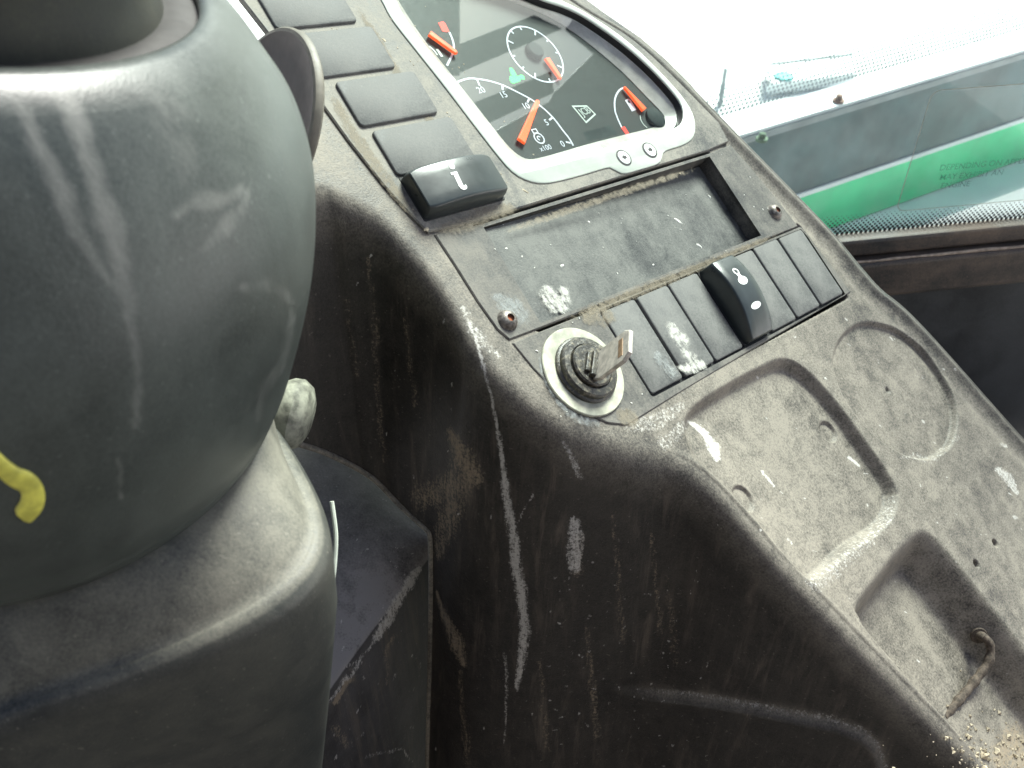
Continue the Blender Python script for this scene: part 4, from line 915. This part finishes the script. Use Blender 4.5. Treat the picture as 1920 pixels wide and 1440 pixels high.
# ------------------------------------------------------------------ inner column cover behind the opening
ta = wall_t(790, 1060)
cr0, cr1 = at(790, 1062, ta+.030), at(560, 1372, ta-.035)
bk0, bk1 = at(818, 985, ta+.055), at(520, 800, ta+.055)
cr2 = cr1+(cr1-cr0)*.6; bk2 = bk1+(bk1-bk0)*.7
c0 = cr0.copy(); inn = thing('inner_column_cover', 'dark inner cover with a worn diagonal crease beside the column', 'cover', None, None, tuple(c0))
NI = 150; back = spline([bk0+(bk0-bk1)*.15, bk0, (bk0+bk1)/2+np.array([0, 0, .006]), bk1, bk2], NI); crs = spline([cr0-(cr1-cr0)*.12, cr0, (cr0+cr1)/2+np.array([0, 0, .003]), cr1, cr2], NI)
sj = np.linspace(0, 1, 90)[None, :, None]; A1 = back[:, None, :]*(1-sj)+crs[:, None, :]*sj+np.array([0, 0, .010])*np.sin(math.pi*sj)
sk_ = np.linspace(0, 1, 141)[None, 1:, None]; f_ = 1-np.exp(-sk_*22); A2 = crs[:, None, :]+np.array([.004, .004, 0])*f_+np.array([0, 0, -.26])*sk_
A3 = np.concatenate([A1, A2], 1)
for _ in range(2): A3[:, 1:-1] = (A3[:, :-2]+A3[:, 1:-1]*2+A3[:, 2:])/4
Q = A3.reshape(-1, 3); IP = project(Q); nj = A3.shape[1]; ii = np.arange(NI*nj).reshape(NI, nj)
mb = MB(); mb.add((Q-c0)*1000, np.stack([ii[:-1, :-1], ii[1:, :-1], ii[1:, 1:], ii[:-1, 1:]], -1).reshape(-1, 4).tolist()); o = mb.build('cover_shell', 'inner', inn, .001, 'all', False)
PXs, PX = PX, IP+np.stack([vnoise(IP[:, 0], IP[:, 1], 22, 3, 4)*6, vnoise(IP[:, 0], IP[:, 1], 22, 3, 5)*6], 1); sc_ = np.zeros(len(IP)); md_ = np.zeros(len(IP)); one = np.ones(len(IP))
stroke(sc_, [(786, 1068), (770, 1090), (748, 1122), (728, 1160), (705, 1196)], [9, 16, 15, 17, 13], .85, one, .7); stroke(md_, [(740, 1140), (708, 1192)], [16, 14], .8, one, .8)
stroke(sc_, [(705, 1196), (660, 1262), (600, 1335), (568, 1368)], [3, 5, 5, 3], .6, one); stroke(md_, [(655, 1275), (625, 1318)], [8, 6], 1.0, one, .6)
stroke(md_, [(740, 1190), (722, 1240), (725, 1280)], [6, 8, 3], .55, one, .9); stroke(md_, [(630, 1370), (650, 1395)], [20, 18], .5, one, .9)
stroke(sc_, [(690, 1420), (720, 1408), (755, 1405), (772, 1430)], [2, 2.5, 2.5, 2], .7, one); stroke(sc_, [(648, 1250), (668, 1240), (680, 1246)], [2, 2.5, 2], .8, one)
for _ in range(60):
    x, y = rng.uniform(570, 800), rng.uniform(960, 1440); r_ = rng.uniform(1.2, 2.8); stroke(sc_, [(x, y), (x+rng.uniform(-3, 3), y+rng.uniform(-2, 4))], [r_, r_], rng.uniform(.4, .9), one)
shade_dst = np.zeros((NI, nj)); shade_dst[:, :90] = .35+1.25*np.linspace(0, 1, 90)[None, :]**1.3; shade_dst[:, 90:] = .26; stk = np.zeros((NI, nj)); stk[:, 92:] = .8  # dust thins towards the lip, painting in the shade beneath it
PX = PXs
for nm, arr in (('dust', shade_dst.reshape(-1)), ('scuff_glint', sc_), ('mud', md_), ('streak', stk.reshape(-1))):
    a = o.data.attributes.new(nm, 'FLOAT', 'POINT'); a.data.foreach_set('value', arr.astype(np.float32))

# ------------------------------------------------------------------ window frame, glass and side panel on the right
s0, s1 = at(1560, 437, .86), None
def on_z(x, y, z): r = ray(x, y); return CAM+r*((z-CAM[2])/r[2])
zs = s0[2]; s1 = on_z(1920, 404, zs); G = s1-s0; G[2] = 0; G /= np.linalg.norm(G); Nn = np.array([-G[1], G[0], 0]); Zv = np.array([0, 0, 1.0])
if Nn[1] < 0: Nn = -Nn                                      # Nn points outside
def on_plane(x, y, off=0.0):
    r = ray(x, y); o_ = s0+Nn*off; return CAM+r*(((o_-CAM)@Nn)/(r@Nn))
W0 = s0-G*.5; WM = Matrix(((G[0], Nn[0], 0, W0[0]), (G[1], Nn[1], 0, W0[1]), (0, 0, 1, W0[2]), (0, 0, 0, 1)))
win = thing('cab_window', 'tinted cab window with a dotted black border above a black frame', 'window', WM)
def wl_(p): q = np.asarray(p)-W0; return (float(q@G)*1000, float(q@Nn)*1000, float(q[2])*1000)
zl = wl_(on_plane(1750, 448))[2]; zb = wl_(on_plane(1750, 518))[2]
Wd = 1500
mb = MB(); mb.add([(0, 0, -6), (Wd, 0, -6), (Wd, 0, 900), (0, 0, 900)], [(0, 1, 2, 3)]); mb.build('glass', 'pane', win)
mb = MB(); mb.box((0, -14, zl-2), (Wd, 0, 0), (0, 15, 0), (0, 0, abs(zl)+1)); o = mb.build('rubber_seal', 'sill', win); bv = o.modifiers.new('b', 'BEVEL'); bv.width = .003; bv.segments = 3
mb = MB(); mb.box((0, -24, zb), (Wd, 0, 0), (0, 26, 0), (0, 0, zl-zb-3)); o = mb.build('bottom_frame', 'sill', win); bv = o.modifiers.new('b', 'BEVEL'); bv.width = .004; bv.segments = 3
mb = MB(); mb.tube([(x, -20+rng.uniform(-.4, .4), zl-2.5+rng.uniform(-.5, .5)) for x in np.linspace(300, 1300, 60)], [rng.uniform(.7, 1.8) for _ in range(60)], 6); mb.build('dirt_line', 'seam', win)
# frit dots
mb = MB(); per = 4.4
for k in range(9):
    z = .3+k*2.2; r = 1.62-.155*k
    for i in range(int(900/per)):
        x = 350+i*per+(per/2 if k % 2 else 0); mb.add([(x+r*math.cos(q), -1.8, z+r*math.sin(q)) for q in np.linspace(0, 2*math.pi, 10, endpoint=False)], [tuple(range(10))])
o = mb.build('border_dots', 'ink', win, .001, False, False); o['kind'] = 'stuff'
# clear sticker with faint lettering
st = [wl_(on_plane(x, y)) for x, y in ((1741, 180), (1748, 388), (1990, 362), (1990, 120))]
xs0 = st[0][0]; zt, zb2 = st[0][2]+6, st[1][2]
rr_ = rrect(xs0, zb2, xs0+190, zt, 8)
mb = MB(); mb.add([(x, -2.4, z) for x, z in rr_], [tuple(range(len(rr_)))]); fm = mb.build('sticker', 'film', win, .001, False, False)
fm['label'] = 'clear rounded sticker with faint lettering on the glass'
mb = MB(); mb.ringstrip([[(x, -2.5, z) for x, z in rr_], [(x, -2.5, z) for x, z in inset(ccw(rr_), .7)]]); mb.build('sticker_rim', plain('sticker rim', (.45, .46, .38), .6), fm, .001, False, False)
M['faint'] = plain('faint green lettering', (.05, .26, .15), .6)
b = NB('faint ink'); t_ = b.n('ShaderNodeBsdfTransparent'); d_ = b.n('ShaderNodeBsdfDiffuse'); d_.inputs[0].default_value = (.05, .22, .13, 1); mx = b.n('ShaderNodeMixShader'); mx.inputs[0].default_value = .38
b.t.links.new(t_.outputs[0], mx.inputs[1]); b.t.links.new(d_.outputs[0], mx.inputs[2]); b.t.links.new(mx.outputs[0], b.out.inputs[0]); M['faint'] = b.m
for txt, (x, y) in (('DEPENDING ON APPLICATION', (1760, 312)), ('MAY EXHIBIT AN', (1760, 330)), ('ENGINE', (1762, 346))):
    vs, fs = text_mesh(txt, 7.6); x0 = min(v[0] for v in vs); p = wl_(on_plane(x, y)); mb = MB(); mb.add([(p[0]+vx-x0, -2.8, p[2]+vy) for vx, vy, _ in vs], fs); mb.build('lettering', 'faint', fm, .001, False, False)
# side panel below
mb = MB(); mb.box((0, -16, -620), (Wd, 0, 0), (0, 18, 0), (0, 0, 620+zb-3)); 
o = mb.build('side_panel', 'side', None, .001); o.matrix_world = WM; tag(o, 'black scratched lower side panel of the cab beneath the window frame', 'side panel')

# ------------------------------------------------------------------ outside: engine cover, far pane, bolts, trailer
e0p = at(1440, 245, 1.30); ep = on_z(1920, 100, e0p[2]); EG = ep-e0p; EG[2] = 0; EG /= np.linalg.norm(EG); EN = np.array([-EG[1], EG[0], 0])
if EN[1] < 0: EN = -EN
def on_eplane(x, y, off=0.0):
    r = ray(x, y); o_ = e0p+EN*off; return CAM+r*(((o_-CAM)@EN)/(r@EN))
E0 = e0p-EG*.06; EM = Matrix(((EG[0], EN[0], 0, E0[0]), (EG[1], EN[1], 0, E0[1]), (0, 0, 1, E0[2]), (0, 0, 0, 1)))
eng = thing('engine_cover', 'slate and green engine cover with a white top ledge outside the window', 'engine cover', EM)
def el_(p): q = np.asarray(p)-E0; return (float(q@EG)*1000, float(q@EN)*1000, float(q[2])*1000)
zg1 = el_(on_eplane(1700, 297))[2]; zg2 = el_(on_eplane(1700, 378))[2]
LE = 1700
mb = MB(); mb.box((0, 0, zg1), (LE, 0, 0), (0, 30, 0), (0, 0, -zg1-6)); mb.build('slate_panel', 'ext_dark', eng)
mb = MB(); mb.box((-20, -3, zg1-4), (LE, 0, 0), (0, 40, 0), (0, 0, 7)); mb.build('pale_moulding', 'ext_white', eng)
mb = MB(); mb.box((-20, 1, zg2), (LE, 0, 0), (0, 30, 0), (0, 0, zg1-zg2-5)); mb.build('green_panel', 'ext_green', eng)
mb = MB(); mb.box((-40, -60, zg2-120), (LE, 0, 0), (0, 200, 0), (0, 0, 118)); mb.build('white_lower_ledge', 'ext_white', eng)
mb = MB(); mb.box((0, -4, -7), (LE, 0, 0), (0, 20, 0), (0, 0, 9)); mb.build('dark_edge_strip', 'ext_grey', eng)
# depth of the white ledge: reaches the dotted line
pz = on_z(1700, 122, E0[2]+.006); dpt = el_(pz)[1]
mb = MB(); mb.box((-120, -2, 2.5), (LE, 0, 0), (0, dpt, 0), (0, 0, 5)); mb.build('white_top_ledge', 'ext_white', eng)
for x, y, m_, r in ((1572, 190, 'ext_rust', 6), (1428, 262, 'ext_moss', 6)):
    q = el_(on_z(x, y, E0[2]+.008)); mb = MB(); mb.lathe((q[0], q[1], 8), [(r*1.3, -1), (r*1.3, 2.5), (r*.75, 3.5), (r*.7, 9), (r*.4, 10), (.1, 10)], 18); mb.build('bolt', m_, eng, .001, True)
# dotted pane standing at the back of the ledge
FM = EM@Matrix.Translation((0, dpt*.001, .008)); far = thing('dotted_pane', 'second glass pane with a fading band of dark dots beyond the engine cover', 'window', FM)
mb = MB(); mb.add([(-120, 0, 0), (LE, 0, 0), (LE, 0, 420), (-120, 0, 420)], [(0, 1, 2, 3)]); mb.build('glass', 'pane_far', far)
mb = MB(); per = 7.2
for k in range(22):
    for i in range(235):
        x = -110+i*per+(per/2 if k % 2 else 0); z = 5+k*6.0
        r = 2.95*max(0, 1-k/(9.0+13*min(1, max(0, x)/650)))**.6*rng.uniform(.92, 1.04)
        if r < .4: continue
        mb.add([(x+r*math.cos(q), -.6, z+r*math.sin(q)) for q in np.linspace(0, 2*math.pi, 8, endpoint=False)], [tuple(range(8))])
o = mb.build('border_dots', 'ext_grey', far, .001, False, False); o['kind'] = 'stuff'
# white stand-in for a trailer, laid flat to catch the light, and a thin post
p = on_z(1440, 158, .06); TM = Matrix.Translation((p[0], p[1], 0)); tr_ = thing('trailer_stand_in', 'flat white stand-in for a trailer, with dark edge trims, laid in the bright yard', 'board', TM)
q = on_z(1582, 101, .06)-p; q2 = on_z(1440, 120, .06)-p
mb = MB(); mb.box((0, 0, .01), (q[0], q[1]-q2[1], 0), tuple(q2[:2])+(0,), (0, 0, .05)); mb.build('panel', 'ext_white', tr_, 1.0)
mb = MB(); mb.box(tuple(q2[:2]*.92)+(.062,), (q[0], q[1]-q2[1], 0), tuple(q2[:2]*.06)+(0,), (0, 0, .006)); mb.build('edge_trim', 'ext_grey', tr_, 1.0)
mb = MB(); mb.box((-.01, 0, .0625), (.022, 0, 0), tuple(q2[:2])+(0,), (0, 0, .012)); mb.build('edge_trim', 'ext_grey', tr_, 1.0)
e_ = on_z(1470, 143, .065)-p; mb = MB(); mb.lathe((e_[0], e_[1], .062), [(.045, 0), (.042, .008), (.001, .009)], 20); mb.build('teal_emblem', 'teal', tr_, 1.0)
p = at(1355, 165, 4.3); mb = MB(); ph = at(1355, 112, 4.3)[2]
mb.lathe((0, 0, 0), [(.012, 0), (.012, ph*.55), (.009, ph*.6), (.009, ph), (.001, ph)], 12); o = mb.build('post', 'ext_grey', None, 1.0, True); o.location = (p[0], p[1], 0); tag(o, 'thin grey post standing in the bright yard', 'post')

# ------------------------------------------------------------------ cab frame rails above the view: the lens mirrors them
def mirror(x, y):
    o_ = pp(x, y, WL); d_ = ray(x, y); d_ = d_/np.linalg.norm(d_); return o_, d_-2*(d_@NP)*NP
mo, md = mirror(1000, 140); FC = mo+md*.95; FN = md/np.linalg.norm(md)
def mp(x, y):
    o_, d_ = mirror(700+x/3, y/3); return o_+d_*(((FC-o_)@FN)/(d_@FN))
frm = thing('cab_frame', 'black cab frame rails mirrored as dark bands in the instrument lens', 'cab frame', None, None, tuple(FC))
for nm, poly in (('corner_post', [(40, -150), (480, -150), (480, 425), (430, 425), (40, -50)]), ('cross_rail', [(482, 248), (905, 85), (1060, 160), (482, 408)]), ('cross_rail', [(565, 578), (830, 470), (1000, 400), (1015, 522), (650, 692)]),
                 ('header_panel', [(690, 735), (985, 575), (1016, 522), (1240, 300), (1080, 165), (1200, 0), (2100, 350), (2100, 1100), (850, 1100)])):
    P3 = [(mp(x, y)-FC)*1000 for x, y in poly]; n = len(P3); mb = MB()
    mb.ringstrip([[tuple(p) for p in P3], [tuple(p+FN*25) for p in P3]]); mb.f.append(tuple(range(n))); mb.f.append(tuple(range(2*n-1, n-1, -1))); mb.build(nm, 'side', frm)
